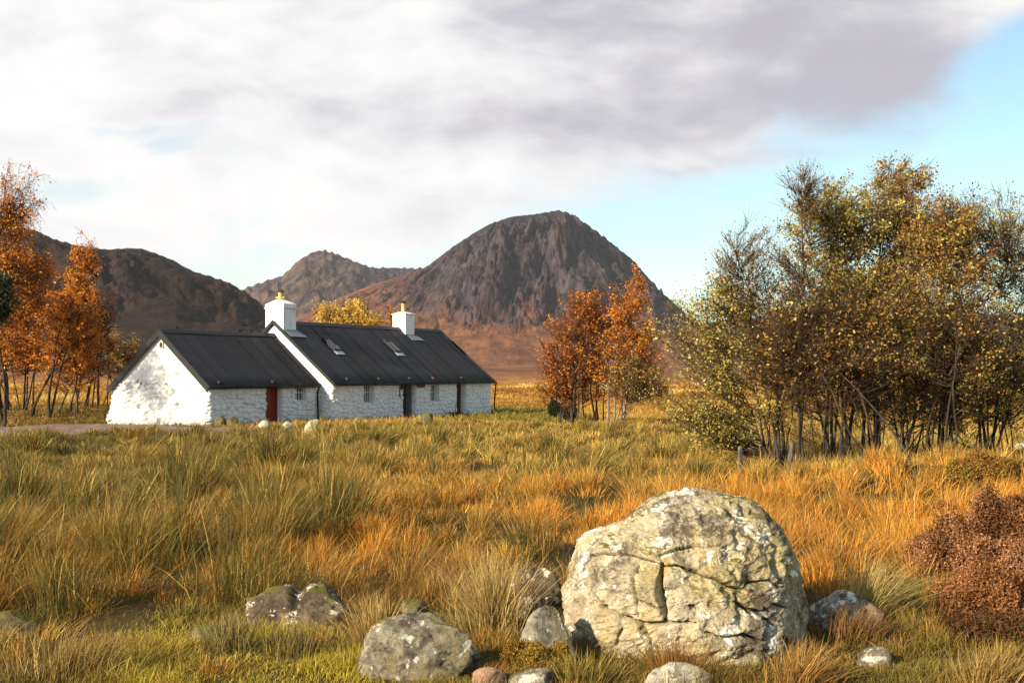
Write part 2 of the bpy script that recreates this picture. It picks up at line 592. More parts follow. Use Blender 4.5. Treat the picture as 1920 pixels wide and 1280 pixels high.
def back_col(X, Y, Z, V, nz, disp):
    n1 = fbm(X / 260, V * 5, 0, 5, 53)
    n2 = fbm(X / 60, V * 20, 0, 4, 54)
    c = mixc(.5 + .9 * n2, (0.040, 0.030, 0.034), (0.095, 0.072, 0.072))
    c = mixc(sstep(n1, .0, .4), c, (0.14, 0.08, 0.042))
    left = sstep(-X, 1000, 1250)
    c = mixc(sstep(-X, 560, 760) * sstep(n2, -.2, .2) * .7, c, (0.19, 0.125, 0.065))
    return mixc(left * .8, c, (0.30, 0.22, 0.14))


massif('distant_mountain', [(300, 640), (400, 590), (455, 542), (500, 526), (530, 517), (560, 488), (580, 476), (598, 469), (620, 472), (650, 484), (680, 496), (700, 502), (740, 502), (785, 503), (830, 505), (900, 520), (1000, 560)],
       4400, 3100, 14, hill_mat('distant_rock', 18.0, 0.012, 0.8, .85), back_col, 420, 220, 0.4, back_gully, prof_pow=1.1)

massif('far_ridge', [(1180, 640), (1260, 612), (1350, 602), (1450, 592), (1560, 575), (1680, 566), (1780, 578), (1860, 590), (1960, 585), (2100, 570), (2300, 600)],
       4800, 3300, 14, hill_mat('far_ridge_rock', 18.0, 0.012, 0.8), back_col, 300, 150, 0.4, back_gully, prof_pow=1.1)


def hill_gully(X, Y, V, H, prof):
    env = sstep(V, .12, .4) * (1 - .55 * sstep(V, .85, 1))
    crag = sstep(fbm(X / 120, V * 3, 0, 3, 63), -.05, .3)
    return env * (34 * (billow(X / 210, V * 2.5, 0, 3, 61) - .4) + (6 + 20 * crag) * (billow(X / 42, V * 9, 0, 5, 62, .6) - .4))


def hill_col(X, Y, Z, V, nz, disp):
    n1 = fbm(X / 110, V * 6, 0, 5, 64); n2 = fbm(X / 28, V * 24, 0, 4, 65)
    c = mixc(.5 + .9 * n1, (0.030, 0.018, 0.011), (0.062, 0.034, 0.018))  # heather browns, darkened to carry cloud shadow over the hill
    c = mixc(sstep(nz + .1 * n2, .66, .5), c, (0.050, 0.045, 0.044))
    crag = sstep(fbm(X / 120, V * 3, 0, 3, 63), -.05, .3)
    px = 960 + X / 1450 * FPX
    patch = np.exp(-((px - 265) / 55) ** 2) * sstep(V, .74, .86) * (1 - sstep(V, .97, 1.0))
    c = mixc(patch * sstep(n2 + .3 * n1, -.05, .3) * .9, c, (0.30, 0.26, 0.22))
    lit_rim = sstep(V, .93, .99) * sstep(px, 150, 260)  # lighter crest colour painted as sunlight catching the ridge
    return mixc(lit_rim * .8, c, (0.30, 0.135, 0.055))


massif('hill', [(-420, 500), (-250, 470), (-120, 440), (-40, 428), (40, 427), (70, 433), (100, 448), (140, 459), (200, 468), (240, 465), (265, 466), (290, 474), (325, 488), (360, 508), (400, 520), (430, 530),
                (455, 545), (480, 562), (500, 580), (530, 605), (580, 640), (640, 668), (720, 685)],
       1450, 850, 1.0, hill_mat('shaded_hill_heather', 5.0, 0.05, 0.8, .74), hill_col, 560, 260, 0.5, hill_gully, prof_pow=1.15)


# ------------------------------------------------------------------ rocks
def ico(sub):
    bm = bmesh.new()
    bmesh.ops.create_icosphere(bm, subdivisions=sub, radius=1.0)
    v = np.array([p.co[:] for p in bm.verts]); f = np.array([[q.index for q in p.verts] for p in bm.faces])
    bm.free()
    return v, f


ICO = {k: ico(k) for k in (3, 4, 5, 6)}


def rock_mat(name, base_lo, base_hi, lichen, lichen_amt, yellow, dark, moss, scale=1.0):
    m, n, b = new_mat(name, 0.9, spec=0.2)
    p = objco(n)
    g = n.new('ShaderNodeNewGeometry')
    nx, ny, nz = n.xyz(g.outputs['Normal'])
    f1 = n.noise(p, 2.2 * scale, 6, 0.62, 0.4); f2 = n.noise(p, 9 * scale, 8, 0.7, 0.3); f3 = n.noise(p, 55 * scale, 5, 0.7)
    c = n.mix(n.smooth(f2, .32, .68), base_lo, base_hi)
    c = n.mix(n.math('MULTIPLY', n.smooth(f1, .40, .62), .7), c, yellow)
    l1 = n.noise(n.vmath('ADD', p, (3.1, 5.2, 1.7)), 4.2 * scale, 8, 0.66, 0.0)
    c = n.mix(n.smooth(l1, 1 - lichen_amt, 1 - lichen_amt + .05), c, lichen)
    l2 = n.noise(n.vmath('ADD', p, (13.1, 2.2, 7.7)), 12.0 * scale, 5, 0.6, 0.0)
    c = n.mix(n.smooth(l2, .63, .66), c, lichen)
    c = n.mix(n.smooth(f3, .54, .66), c, n.mix(.75, c, dark))
    d1 = n.noise(n.vmath('ADD', p, (1.1, 9.2, 4.7)), 3.0 * scale, 10, 0.78, 0.3)
    c = n.mix(n.math('MULTIPLY', n.smooth(d1, .50, .60), .85), c, dark)
    mo = n.math('MULTIPLY', n.smooth(nz, .55, .95), n.smooth(n.noise(n.vmath('ADD', p, (8, 1, 2)), 4.0 * scale, 5, .65), 1 - moss, 1.06 - moss))
    c = n.mix(mo, c, n.mix(f3, (0.05, 0.06, 0.008), (0.15, 0.13, 0.02)))
    c = n.mix(1.0, c, attr(n), 'MULTIPLY')
    n.put(b.inputs['Base Color'], c)
    bump(n, b, n.math('ADD', n.math('MULTIPLY', f2, .6), n.math('MULTIPLY', f3, .35)), 0.9, 0.03)
    return m


RM_PALE = rock_mat('boulder_granite', (0.23, 0.185, 0.12), (0.48, 0.415, 0.295), (0.80, 0.75, 0.63), .43, (0.40, 0.30, 0.12), (0.060, 0.043, 0.030), .50)
RM_GREY = rock_mat('grey_granite', (0.085, 0.070, 0.052), (0.31, 0.27, 0.205), (0.56, 0.52, 0.43), .40, (0.24, 0.19, 0.09), (0.030, 0.024, 0.018), .46, 1.6)
RM_DARK = rock_mat('dark_lichened_rock', (0.030, 0.020, 0.016), (0.115, 0.082, 0.060), (0.60, 0.56, 0.47), .45, (0.22, 0.17, 0.09), (0.022, 0.015, 0.013), .52, 1.6)
RM_RED = rock_mat('pink_granite', (0.22, 0.12, 0.08), (0.40, 0.24, 0.16), (0.5, 0.4, 0.3), .30, (0.35, 0.2, 0.1), (0.06, 0.04, 0.03), .35, 2.0)
RM_WHITE = rock_mat('pale_stone', (0.33, 0.30, 0.24), (0.55, 0.5, 0.4), (0.62, 0.6, 0.52), .45, (0.45, 0.36, 0.16), (0.10, 0.08, 0.06), .35, 2.5)
RM_SPECK = rock_mat('white_speckled_rock', (0.12, 0.095, 0.075), (0.33, 0.28, 0.22), (0.70, 0.66, 0.57), .50, (0.24, 0.17, 0.09), (0.035, 0.027, 0.02), .35, 2.0)
RM_MOSS = rock_mat('mossy_stone', (0.08, 0.07, 0.04), (0.18, 0.15, 0.08), (0.4, 0.36, 0.28), .32, (0.2, 0.16, 0.05), (0.03, 0.025, 0.015), .75, 1.6)
FOOT = []          # footprints where no grass stands: (x, y, rx, ry)


def rock(name, label, px0, px1, py_top, py_base, mat, seed, depth=0.8, sink=0.35, sub=5, cuts=7, rough=0.10, lean=0.0, group=None, mound=1.0, notch=None):
    base = W((px0 + px1) / 2, py_base)
    yb = base.y
    wd = (px1 - px0) / FPX * yb
    hh = (py_base - py_top) / FPX * yb * mound
    yc = yb + wd * depth * .5
    v, f = ICO[sub]
    v = v.copy()
    r_ = np.random.default_rng(seed)
    for k in range(cuts):                                   # flat faces
        d = r_.normal(size=3); d[2] = abs(d[2]) * .8; d /= np.linalg.norm(d)
        h = r_.uniform(.62, .86)
        dist = v @ d
        v -= np.clip(dist - h, 0, None)[:, None] * d * .88
    n1 = fbm(v[:, 0] * 1.6, v[:, 1] * 1.6, v[:, 2] * 1.6, 3, seed)
    n2 = fbm(v[:, 0] * 5, v[:, 1] * 5, v[:, 2] * 5, 4, seed + 5, gain=.6, ridged=True)
    v *= (1 + 1.2 * rough * n1 + .35 * rough * n2)[:, None]
    v[:, 0] += lean * v[:, 2]
    if notch is not None:
        v[:, 2] *= 1 - .30 * np.exp(-((v[:, 0] - notch) / .13) ** 2)
        v[:, 1] *= 1 - .22 * np.exp(-((v[:, 0] - notch) / .10) ** 2)
    mn, mx = v.min(0), v.max(0)
    v = (v - (mn + mx) / 2) / ((mx - mn) / 2)
    H = hh / (1 - sink) if sink < 1 else hh
    v = v * np.array([wd / 2, wd * depth / 2, H / 2])
    v[:, 2] += H / 2 - H * sink
    o = mesh_np(name, v, None, f, mat, smooth=True, col=np.ones((len(v), 3)))
    o.location = ((px0 + px1) / 2 / FPX * yc - 960 / FPX * yc, yc, float(G(base.x, yb)))
    FOOT.append((o.location.x, yc, wd * .46, wd * depth * .46))
    tag(o, label, 'rock', group)
    return o


def seg_dist(x, z, pts):
    """distance and how far along, to a polyline in the x-z plane"""
    best = np.full(x.shape, 9.0); par = np.zeros(x.shape)
    n = len(pts) - 1
    for i in range(n):
        (x0, z0), (x1, z1) = pts[i], pts[i + 1]
        dx_, dz_ = x1 - x0, z1 - z0
        t = np.clip(((x - x0) * dx_ + (z - z0) * dz_) / (dx_ * dx_ + dz_ * dz_), 0, 1)
        d = np.hypot(x - x0 - t * dx_, z - z0 - t * dz_)
        m = d < best
        best = np.where(m, d, best); par = np.where(m, (i + t) / n, par)
    return best, par


def big_boulder():
    yc = 6.85
    cx, cy = 1287.0, 1090.0
    ol = [(1510, 1150), (1504, 1095), (1490, 1050), (1466, 1008), (1448, 985), (1418, 955), (1385, 938), (1340, 925), (1312, 922), (1280, 927), (1245, 940), (1205, 962), (1180, 985), (1150, 996), (1115, 1008), (1095, 1022),
          (1085, 1050), (1078, 1090), (1062, 1112), (1064, 1150), (1072, 1190), (1080, 1225), (1110, 1255), (1180, 1285), (1290, 1300), (1400, 1292), (1440, 1276), (1478, 1235), (1502, 1200)]
    sc = yc / FPX
    P = np.array([((x - cx) * sc, (cy - y) * sc) for x, y in ol])
    ang = np.arctan2(P[:, 1], P[:, 0]); rad = np.hypot(P[:, 0], P[:, 1])
    o_ = np.argsort(ang); ang, rad = ang[o_], rad[o_]
    ang = np.concatenate([ang - 2 * np.pi, ang, ang + 2 * np.pi]); rad = np.tile(rad, 3)
    na, nt_ = 430, 860
    al = np.linspace(0.004, np.pi - .004, na); tt_ = np.arange(nt_) * 2 * np.pi / nt_
    A_, T_ = np.meshgrid(al, tt_, indexing='ij')
    v = np.stack([np.sin(A_) * np.cos(T_), -np.cos(A_), np.sin(A_) * np.sin(T_)], -1).reshape(-1, 3)
    idx = np.arange(na * nt_).reshape(na, nt_)
    f = np.stack([idx[:-1], idx[1:], np.roll(idx[1:], -1, 1), np.roll(idx[:-1], -1, 1)], -1).reshape(-1, 4)
    th = np.arctan2(v[:, 2], v[:, 0])
    Rr = np.interp(th, ang, rad)
    # squarer than a ball: push the radius of the profile outward
    c = np.hypot(v[:, 0], v[:, 2])
    k = 2.7
    sc2 = 1 / (np.abs(c) ** k + np.abs(v[:, 1]) ** k + 1e-9) ** (1 / k)
    x = v[:, 0] * sc2 * Rr; z = v[:, 2] * sc2 * Rr
    yext = 0.62
    y = v[:, 1] * sc2 * yext
    # the front leans back towards the top; a nose juts out low on the right
    y += np.clip(z + .15, 0, 1) * 0.50 * (y < 0) * (np.abs(y) / yext)
    y -= 0.13 * np.exp(-((x - .52) / .20) ** 2 - ((z + .42) / .30) ** 2) * (y < 0)
    y += 0.10 * np.exp(-((x + .25) / .22) ** 2 - ((z + .50) / .16) ** 2) * (y < 0)
    p = np.stack([x, y, z], 1)
    nrm = p / np.linalg.norm(p, axis=1, keepdims=True)
    n1 = fbm(x * 2.2, y * 2.2, z * 2.2, 3, 71)
    n2 = fbm(x * 5 + .3 * n1, y * 5, z * 8, 5, 72, gain=.55, ridged=True)
    n3 = fbm(x * 22, y * 22, z * 34, 5, 73, gain=.65)
    bed = fbm(x * 2.2 + y, z * 13 + .8 * n1 - x * 2.5, y * 2, 4, 74, gain=.6, ridged=True)
    chip = np.clip(fbm(x * 7, y * 7, z * 7, 3, 79) - .12, 0, 1)
    d = .050 * n1 + .030 * n2 + .016 * n3 + .014 * bed - .10 * chip
    # planes: flat facets on the front
    for nx_, ny_, nz_, h in ((-.30, -.80, .52, .50), (.45, -.86, .25, .51), (.93, -.2, .25, .64), (-.55, -.83, -.05, .58), (.1, -.45, .88, .48), (.78, -.62, .0, .60), (-.85, -.3, .4, .60)):
        q = np.array([nx_, ny_, nz_]); q /= np.linalg.norm(q)
        over = np.clip(p @ q - h, 0, None)
        p -= over[:, None] * q * .62
    # ledges: the beds step in and out
    front = sstep(-p[:, 1], -.15, .15)
    cracks = [([(-.65, .10), (-.58, .15), (-.50, .165), (-.40, .165), (-.34, .155), (-.25, .13), (-.14, .105)], .006, .030),
              ([(-.14, .10), (-.06, .10), (.0, .085), (.07, .065), (.12, .04), (.20, .01), (.25, -.02), (.34, -.05)], .010, .050),
              ([(-.60, -.02), (-.56, -.10), (-.50, -.17), (-.44, -.21), (-.42, -.30), (-.45, -.40)], .010, .045),
              ([(.34, -.05), (.40, .0), (.50, .02), (.58, -.02)], .006, .03), ([(-.66, .30), (-.52, .28), (-.40, .31)], .005, .02),
              ([(.10, -.30), (.22, -.33), (.32, -.30), (.42, -.34), (.50, -.30)], .010, .045), ([(-.10, .42), (.06, .45), (.2, .43)], .005, .02),
              ([(.60, .15), (.64, .0), (.62, -.14)], .008, .04), ([(.45, -.18), (.52, -.12), (.60, -.14)], .008, .04),
              ([(-.16, .155), (-.05, .195), (.06, .225), (.16, .215), (.27, .20)], .010, .045),
              ([(-.30, .10), (-.33, .02), (-.315, -.10), (-.31, -.24)], .008, .035),
              ([(-.145, .11), (-.168, .0), (-.172, -.08), (-.15, -.17), (-.14, -.24)], .022, .090),
              ([(-.55, -.14), (-.42, -.22), (-.33, -.27), (-.22, -.265), (-.10, -.255), (.05, -.245)], .014, .055),
              ([(-.32, -.27), (-.28, -.34), (-.24, -.42)], .022, .070),
              ([(.30, -.07), (.31, -.13), (.38, -.17), (.45, -.18), (.50, -.24)], .014, .050),
              ([(-.30, -.12), (-.20, -.16), (-.15, -.19)], .006, .025),
              ([(.55, -.30), (.62, -.38), (.60, -.48)], .018, .06), ([(.30, .42), (.34, .39)], .016, .05), ([(.02, -.15), (.06, -.17)], .016, .04)]
    def on_front(q):
        x_, z_ = q
        df = yc - .55 * max(0, 1 - (abs(x_) / .72) ** 3) * (1 - .6 * min(max(z_ + .15, 0), 1))
        return ((cx + x_ / sc - 960) / FPX * df - (cx - 960) * sc, (cy - HOR) * sc - (cy - z_ / sc - HOR) / FPX * df)

    col = np.ones((len(p), 3))
    for pts, wd, dep in cracks:
        pts = [on_front(q) for q in pts]
        wob = .008 * fbm(x * 14, z * 14, 0, 3, 75)
        dist, par = seg_dist(p[:, 0] + wob, p[:, 2] + wob, pts)
        w_ = wd * (.45 + .75 * np.sin(np.clip(par, .03, .97) * np.pi) + .35 * fbm(par * 6, 0 * par, pts[0][0] * 7, 2, 76))
        cut = (1 - sstep(dist, w_ * .55, w_ * 1.05)) * front
        d -= dep * cut
        soft = (1 - sstep(dist, 0, wd * 4)) * front
        d -= .006 * soft
        crack_dark = (1 - sstep(dist, w_ * .25, w_ * .8)) * front
        col = col * (1 - crack_dark[:, None] * .75)  # colour darkened along each crack
    p = p + nrm * d[:, None]
    o = mesh_np('boulder', p, f, None, RM_PALE, smooth=True, col=col)
    o.location = ((cx - 960) / FPX * yc, yc, CAMZ - (cy - HOR) / FPX * yc)
    FOOT.append((o.location.x, yc + .05, .70, .58))
    tag(o, 'huge cracked pale boulder with yellow lichen in the foreground', 'boulder')


big_boulder()
rock('rock', 'dark two-humped rock with white lichen patches, among tall grass on the left', 456, 676, 1104, 1190, RM_DARK, 5, .55, .30, 6, 4, .26, 0, None, 1.0, -.08)
rock('rock', 'long low grey rounded rock at the bottom middle beside the mossy turf', 664, 905, 1163, 1282, RM_GREY, 19, .62, .28, 6, 3, .20)
rock('rock', 'round grey rock with dark mossy side behind the pale one left of the big boulder', 943, 1062, 1070, 1160, RM_DARK, 21, .8, .3, 6, 5, .10)
rock('rock', 'pale smooth rock touching the left side of the big boulder', 962, 1085, 1143, 1250, RM_GREY, 33, .7, .3, 6, 5, .10)
rock('rock', 'small pinkish stone at the bottom edge left of the big boulder', 884, 952, 1257, 1292, RM_RED, 41, .7, .3, 5, 5, .10)
rock('rock', 'flat tan stone at the bottom edge beside the pinkish stone', 952, 1052, 1258, 1296, RM_GREY, 47, .7, .35, 5, 6, .08)
rock('rock', 'speckled white rock half hidden behind the right side of the big boulder', 1500, 1652, 1118, 1186, RM_SPECK, 53, .7, .35, 6, 5, .10)
rock('rock', 'small flat grey stone in shaded turf right of the big boulder', 1604, 1674, 1218, 1252, RM_GREY, 58, .7, .35, 5, 5, .10)
rock('rock', 'pale low stone under the front of the big boulder', 1205, 1340, 1250, 1300, RM_WHITE, 61, .5, .3, 5, 6, .10)
rock('rock', 'grey rock cut by the right edge under the heather', 1898, 1960, 1122, 1165, RM_GREY, 67, .7, .3, 5, 5, .10)
rock('rock', 'distant grey rock at the right edge in the pale grass behind the trees', 1893, 1935, 831, 848, RM_WHITE, 71, .7, .3, 4, 5, .10)
rock('rock', 'small rock half buried in tall grass between the dark and the round rock', 745, 808, 1128, 1158, RM_MOSS, 77, .7, .3, 5, 5, .12)
rock('rock', 'mossy mound of stone in grass at the left edge', -30, 78, 1152, 1200, RM_MOSS, 79, .7, .3, 5, 4, .12)
rock('rock', 'low mossy stone left of the dark two-humped rock', 352, 440, 1178, 1206, RM_MOSS, 83, .7, .35, 5, 4, .12)
rock('rock', 'pale stone just left of the darker grass by the red door', 484, 510, 791, 803, RM_WHITE, 91, .7, .25, 4, 5, .1, 0, None, 1.25)
rock('rock', 'pale blocky stone below the small barred wing window', 528, 553, 794, 810, RM_WHITE, 93, .7, .25, 4, 7, .1, 0, None, 1.25)
rock('rock', 'largest pale pointed stone by the foot of the downpipe between the two roofs', 567, 602, 792, 816, RM_WHITE, 97, .7, .25, 4, 8, .1, .3, None, 1.25)
rock('rock', 'dark rounded stone against the wing wall, left of its pair', 402, 424, 780, 800, RM_MOSS, 101, .8, .2, 4, 3, .08)
rock('rock', 'dark rounded stone against the wing wall, right of its pair', 425, 447, 780, 800, RM_MOSS, 103, .8, .2, 4, 3, .08)
rock('rock', 'dark humped stone against the wall below the right-hand window', 788, 812, 774, 794, RM_MOSS, 107, .8, .2, 4, 3, .08)
rock('rock', 'dark low stone at the wall foot below the left main window', 664, 684, 785, 800, RM_MOSS, 109, .8, .2, 4, 3, .08)


# ------------------------------------------------------------------ the cottage
M_ROOF, n_, b_ = new_mat('black_corrugated_iron', 0.62, spec=0.35)
p_ = objco(n_)
f_ = n_.noise(p_, 0.9, 6, 0.65); f2_ = n_.noise(n_.vmath('MULTIPLY', p_, (6, 1, 1)), 2.5, 5, 0.7)
c_ = n_.mix(n_.smooth(f_, .3, .7), (0.013, 0.0135, 0.0155), (0.026, 0.0265, 0.029))
c_ = n_.mix(n_.math('MULTIPLY', n_.smooth(f2_, .56, .78), .6), c_, (0.045, 0.045, 0.046))
n_.put(b_.inputs['Base Color'], n_.mix(1.0, n_.mix(1.0, c_, attr(n_), 'MULTIPLY'), (1.0, 1.0, 1.04), 'MULTIPLY'))
bump(n_, b_, f2_, .15, .01)
M_DARK = plain('black_painted_timber', (0.012, 0.012, 0.013), 0.55, .3)
M_RED = plain('red_brown_door_paint', (0.20, 0.012, 0.008), 0.5, .25, 9)
M_MAROON = plain('maroon_paint', (0.075, 0.010, 0.008), 0.5, .25, 9)
M_WHITE = plain('white_gloss_paint', (0.74, 0.73, 0.70), 0.4, .06)
M_GREYP = plain('weathered_grey_paint', (0.16, 0.16, 0.165), 0.6, .2)
M_LEAD = plain('lead_flashing', (0.16, 0.18, 0.21), 0.5, .3, 9, .4)
M_POT = plain('buff_chimney_pot', (0.50, 0.34, 0.14), 0.7, .2, 8)
M_RUST = plain('rusty_iron', (0.10, 0.035, 0.02), 0.8, .3, 10)
M_GLASS, n_, b_ = new_mat('dark_glass', 0.08, (0.012, 0.014, 0.016), .5)
M_SKYGLASS, n_, b_ = new_mat('skylight_glass', 0.12, (0.35, 0.36, 0.36), .5)
M_SIGN = plain('rusty_red_board', (0.13, 0.035, 0.02), 0.7, .3, 14)

M_WALL, n_, b_ = new_mat('whitewashed_rubble', 0.85, spec=0.2)
p_ = objco(n_)
g1 = n_.noise(p_, 1.1, 6, .6); g2 = n_.noise(p_, 14, 6, .7)
c_ = n_.mix(n_.smooth(g1, .3, .7), (0.90, 0.90, 0.91), (1.0, 1.0, 1.0))
c_ = n_.mix(n_.math('MULTIPLY', n_.smooth(g2, .60, .74), .35), c_, (0.62, 0.60, 0.57))
n_.put(b_.inputs['Base Color'], n_.mix(1.0, c_, attr(n_), 'MULTIPLY'))
bump(n_, b_, g2, .35, .02)

Z_ROOT = CAMZ - 2.75
cottage = thing('cottage', 'long low whitewashed stone cottage with black corrugated roofs and two chimneys', 'cottage',
                (HA.x, HA.y, Z_ROOT), math.atan2(HU.y, HU.x))


def voronoi2(x, y, cx, cy, seed):
    gx, gy = x / cx, y / cy
    ix, iy = np.floor(gx).astype(np.int64), np.floor(gy).astype(np.int64)
    f1 = np.full(x.shape, 9.0); f2 = f1.copy(); cid = np.zeros(x.shape)
    for ox in (-1, 0, 1):
        for oy in (-1, 0, 1):
            h = hash3(ix + ox, iy + oy, np.zeros_like(ix), seed)
            jx = (h & 1023) / 1023.0; jy = ((h >> np.uint32(10)) & 1023) / 1023.0
            d = np.hypot((gx - ix - ox - .1 - .8 * jx), (gy - iy - oy - .1 - .8 * jy))
            cl = d < f1
            f2 = np.where(cl, f1, np.minimum(f2, d))
            cid = np.where(cl, ((h >> np.uint32(20)) & 1023) / 1023.0, cid)
            f1 = np.where(cl, d, f1)
    return f1, f2, cid


def wall_skin(name, path, ztop, openings, parent, res=.045, nz=64, zmin=-.6, smooth_above=None, batter=None, seed=0, amp=1.0):
    """one continuous stone skin running along `path` (x, y), outside on the right hand"""
    path = np.array(path, float)
    seg = np.hypot(*np.diff(path, axis=0).T); s_end = np.concatenate([[0], np.cumsum(seg)])
    ns = int(s_end[-1] / res)
    s = np.linspace(0, s_end[-1], ns)
    x = np.interp(s, s_end, path[:, 0]); y = np.interp(s, s_end, path[:, 1])
    k = 7; ker = np.ones(k) / k
    xs = np.convolve(np.pad(x, k // 2, 'edge'), ker, 'valid'); ys = np.convolve(np.pad(y, k // 2, 'edge'), ker, 'valid')
    tx, ty = np.gradient(xs), np.gradient(ys)
    tl = np.hypot(tx, ty); nx, ny = ty / tl, -tx / tl
    top = ztop(xs, ys)
    t = np.linspace(0, 1, nz)
    Z = zmin + (top - zmin)[:, None] * t[None, :]
    Sg = np.repeat(s[:, None], nz, 1)
    wob = .05 * fbm(Sg * 2, Z * 2, 0, 3, seed + 3)
    f1, f2, cid = voronoi2(Sg + wob, Z + wob + .02 * np.sin(Sg * 3), .40, .25, seed)
    g1_, g2_, cid2 = voronoi2(Sg - wob, Z + wob, .19, .13, seed + 9)
    edge = sstep(f2 - f1, 0.0, .30); edge2 = sstep(g2_ - g1_, 0, .3)
    d = amp * ((.045 + .085 * cid) * edge + .034 * edge2 * (cid2 - .2) + .030 * fbm(Sg * 1.3, Z * 1.3, 0, 3, seed + 5))
    f_ = np.ones_like(Z)
    if smooth_above is not None:
        za = smooth_above
        f_ = 1 - .88 * sstep(Z + .25 * fbm(Sg * 1.5, Z * 1.5, 0, 3, seed + 6), za - .2, za + .25)
    d = d * f_
    if batter is not None:
        d = d + batter(Sg, Z)
    near_end = np.minimum(sstep(Sg, 0, .01), 1)
    P = np.stack([xs[:, None] + nx[:, None] * d, ys[:, None] + ny[:, None] * d, Z], -1)
    col = np.ones((ns, nz, 3)) * np.array([.76, .745, .725])
    joint = (1 - sstep(f2 - f1, .0, .06)) * sstep(fbm(Sg * 1.6, Z * 1.6, 0, 3, seed + 7), .0, .36) * f_
    col = mixc(joint * .8, col, (.20, .185, .17))
    grey_patch = sstep(fbm(Sg * .9, Z * .9, 3, 4, seed + 11), .02, .35) * (nx[:, None] < -.6)  # greyer noise patches on the left-facing walls
    col = mixc(grey_patch * .6, col, (.55, .53, .50))
    if smooth_above and smooth_above < 2.28:
        hole = np.exp(-((Sg - 2.55) / .55) ** 2 - ((Z - 2.05 + .35 * (Sg - 2.55)) / .16) ** 2) * sstep(fbm(Sg * 5, Z * 5, 0, 3, 44), .0, .2)
        col = mixc(hole * 1.6, col, (.10, .085, .075))
    g0 = Z - (-.05 - .012 * xs[:, None])
    damp = (1 - sstep(g0 - .05 + .25 * fbm(Sg * 2.5, Z * 2.5, 0, 3, seed + 8), .0, .38))
    col = mixc(damp * .55, col, (.30, .29, .20))
    idx = np.arange(ns * nz).reshape(ns, nz)
    keep = np.ones((ns - 1, nz - 1), bool)
    verts = [P.reshape(-1, 3)]; cols = [col.reshape(-1, 3)]; extra = []; base = ns * nz
    for (s0, s1, z0, z1, dep) in openings:
        i0, i1 = int(round(s0 / res_of(s))), int(round(s1 / res_of(s)))
        jz = Z[(i0 + i1) // 2]
        j0 = int(np.argmin(np.abs(jz - z0))); j1 = int(np.argmin(np.abs(jz - z1)))
        j1 = min(j1, nz - 1)
        keep[i0:i1, j0:j1] = False
        loop = [(i, j0) for i in range(i0, i1)] + [(i1, j) for j in range(j0, j1)] + [(i, j1) for i in range(i1, i0, -1)] + [(i0, j) for j in range(j1, j0, -1)]
        li = np.array([idx[a_] for a_ in loop])
        inner = np.array([P[a_] for a_ in loop]); 
        mid = (i0 + i1) // 2
        nn = np.array([nx[mid], ny[mid], 0]); wallp = np.array([xs[mid], ys[mid], 0])
        off = ((inner - wallp) @ nn)
        inner = inner - (off + dep)[:, None] * nn
        verts.append(inner); cols.append(np.ones((len(inner), 3)) * np.array([.74, .73, .72]))
        ii = base + np.arange(len(inner)); base += len(inner)
        extra.append(np.stack([li, np.roll(li, -1), np.roll(ii, -1), ii], -1))
    q = np.stack([idx[:-1, :-1], idx[1:, :-1], idx[1:, 1:], idx[:-1, 1:]], -1)[keep]
    if extra: q = np.concatenate([q] + extra)
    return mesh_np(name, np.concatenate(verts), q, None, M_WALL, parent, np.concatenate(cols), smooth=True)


def res_of(s):
    return s[1] - s[0]


RY = 3.44                        # ridge line (y in cottage space)
W_E, W_R, W_B, W_BY = 2.06, 4.79, 1.84, 7.3      # wing: eaves, ridge, back eaves height, back wall y
M_E, M_R, M_B, M_BY = 2.13, 5.56, 2.1, 7.7       # main
MX0, MX1, MFY = 8.2, 24.55, -1.0


def wing_top(x, y):
    return np.where(y < RY, W_E + (W_R - W_E) * np.clip(y, 0, 9) / RY, W_R + (W_B - W_R) * (y - RY) / (W_BY - RY)) - .07


def main_top(x, y):
    return np.where(y < RY, M_E + (M_R - M_E) * np.clip(y - MFY, 0, 9) / (RY - MFY), M_R + (M_B - M_R) * (y - RY) / (M_BY - RY)) - .06


GL = W_BY                       # length of the left gable along the skin
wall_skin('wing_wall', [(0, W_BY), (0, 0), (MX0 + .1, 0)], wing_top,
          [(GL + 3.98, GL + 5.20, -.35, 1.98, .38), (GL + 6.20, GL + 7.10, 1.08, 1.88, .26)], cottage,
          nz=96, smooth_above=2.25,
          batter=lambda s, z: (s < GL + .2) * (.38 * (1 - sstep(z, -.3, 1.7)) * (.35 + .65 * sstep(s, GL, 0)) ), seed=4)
ML = M_BY - MFY
mo = lambda L: ML + L - MX0
wall_skin('main_wall', [(MX0, M_BY), (MX0, MFY), (MX1, MFY), (MX1, M_BY)], main_top,
          [(mo(10.84), mo(11.80), .85, 1.97, .30), (mo(14.55), mo(15.85), -.5, 1.98, .40), (mo(17.43), mo(18.36), .78, 1.90, .30), (mo(20.35), mo(21.45), -.5, 1.98, .45)],
          cottage, nz=80, smooth_above=2.3, seed=23, amp=.8)


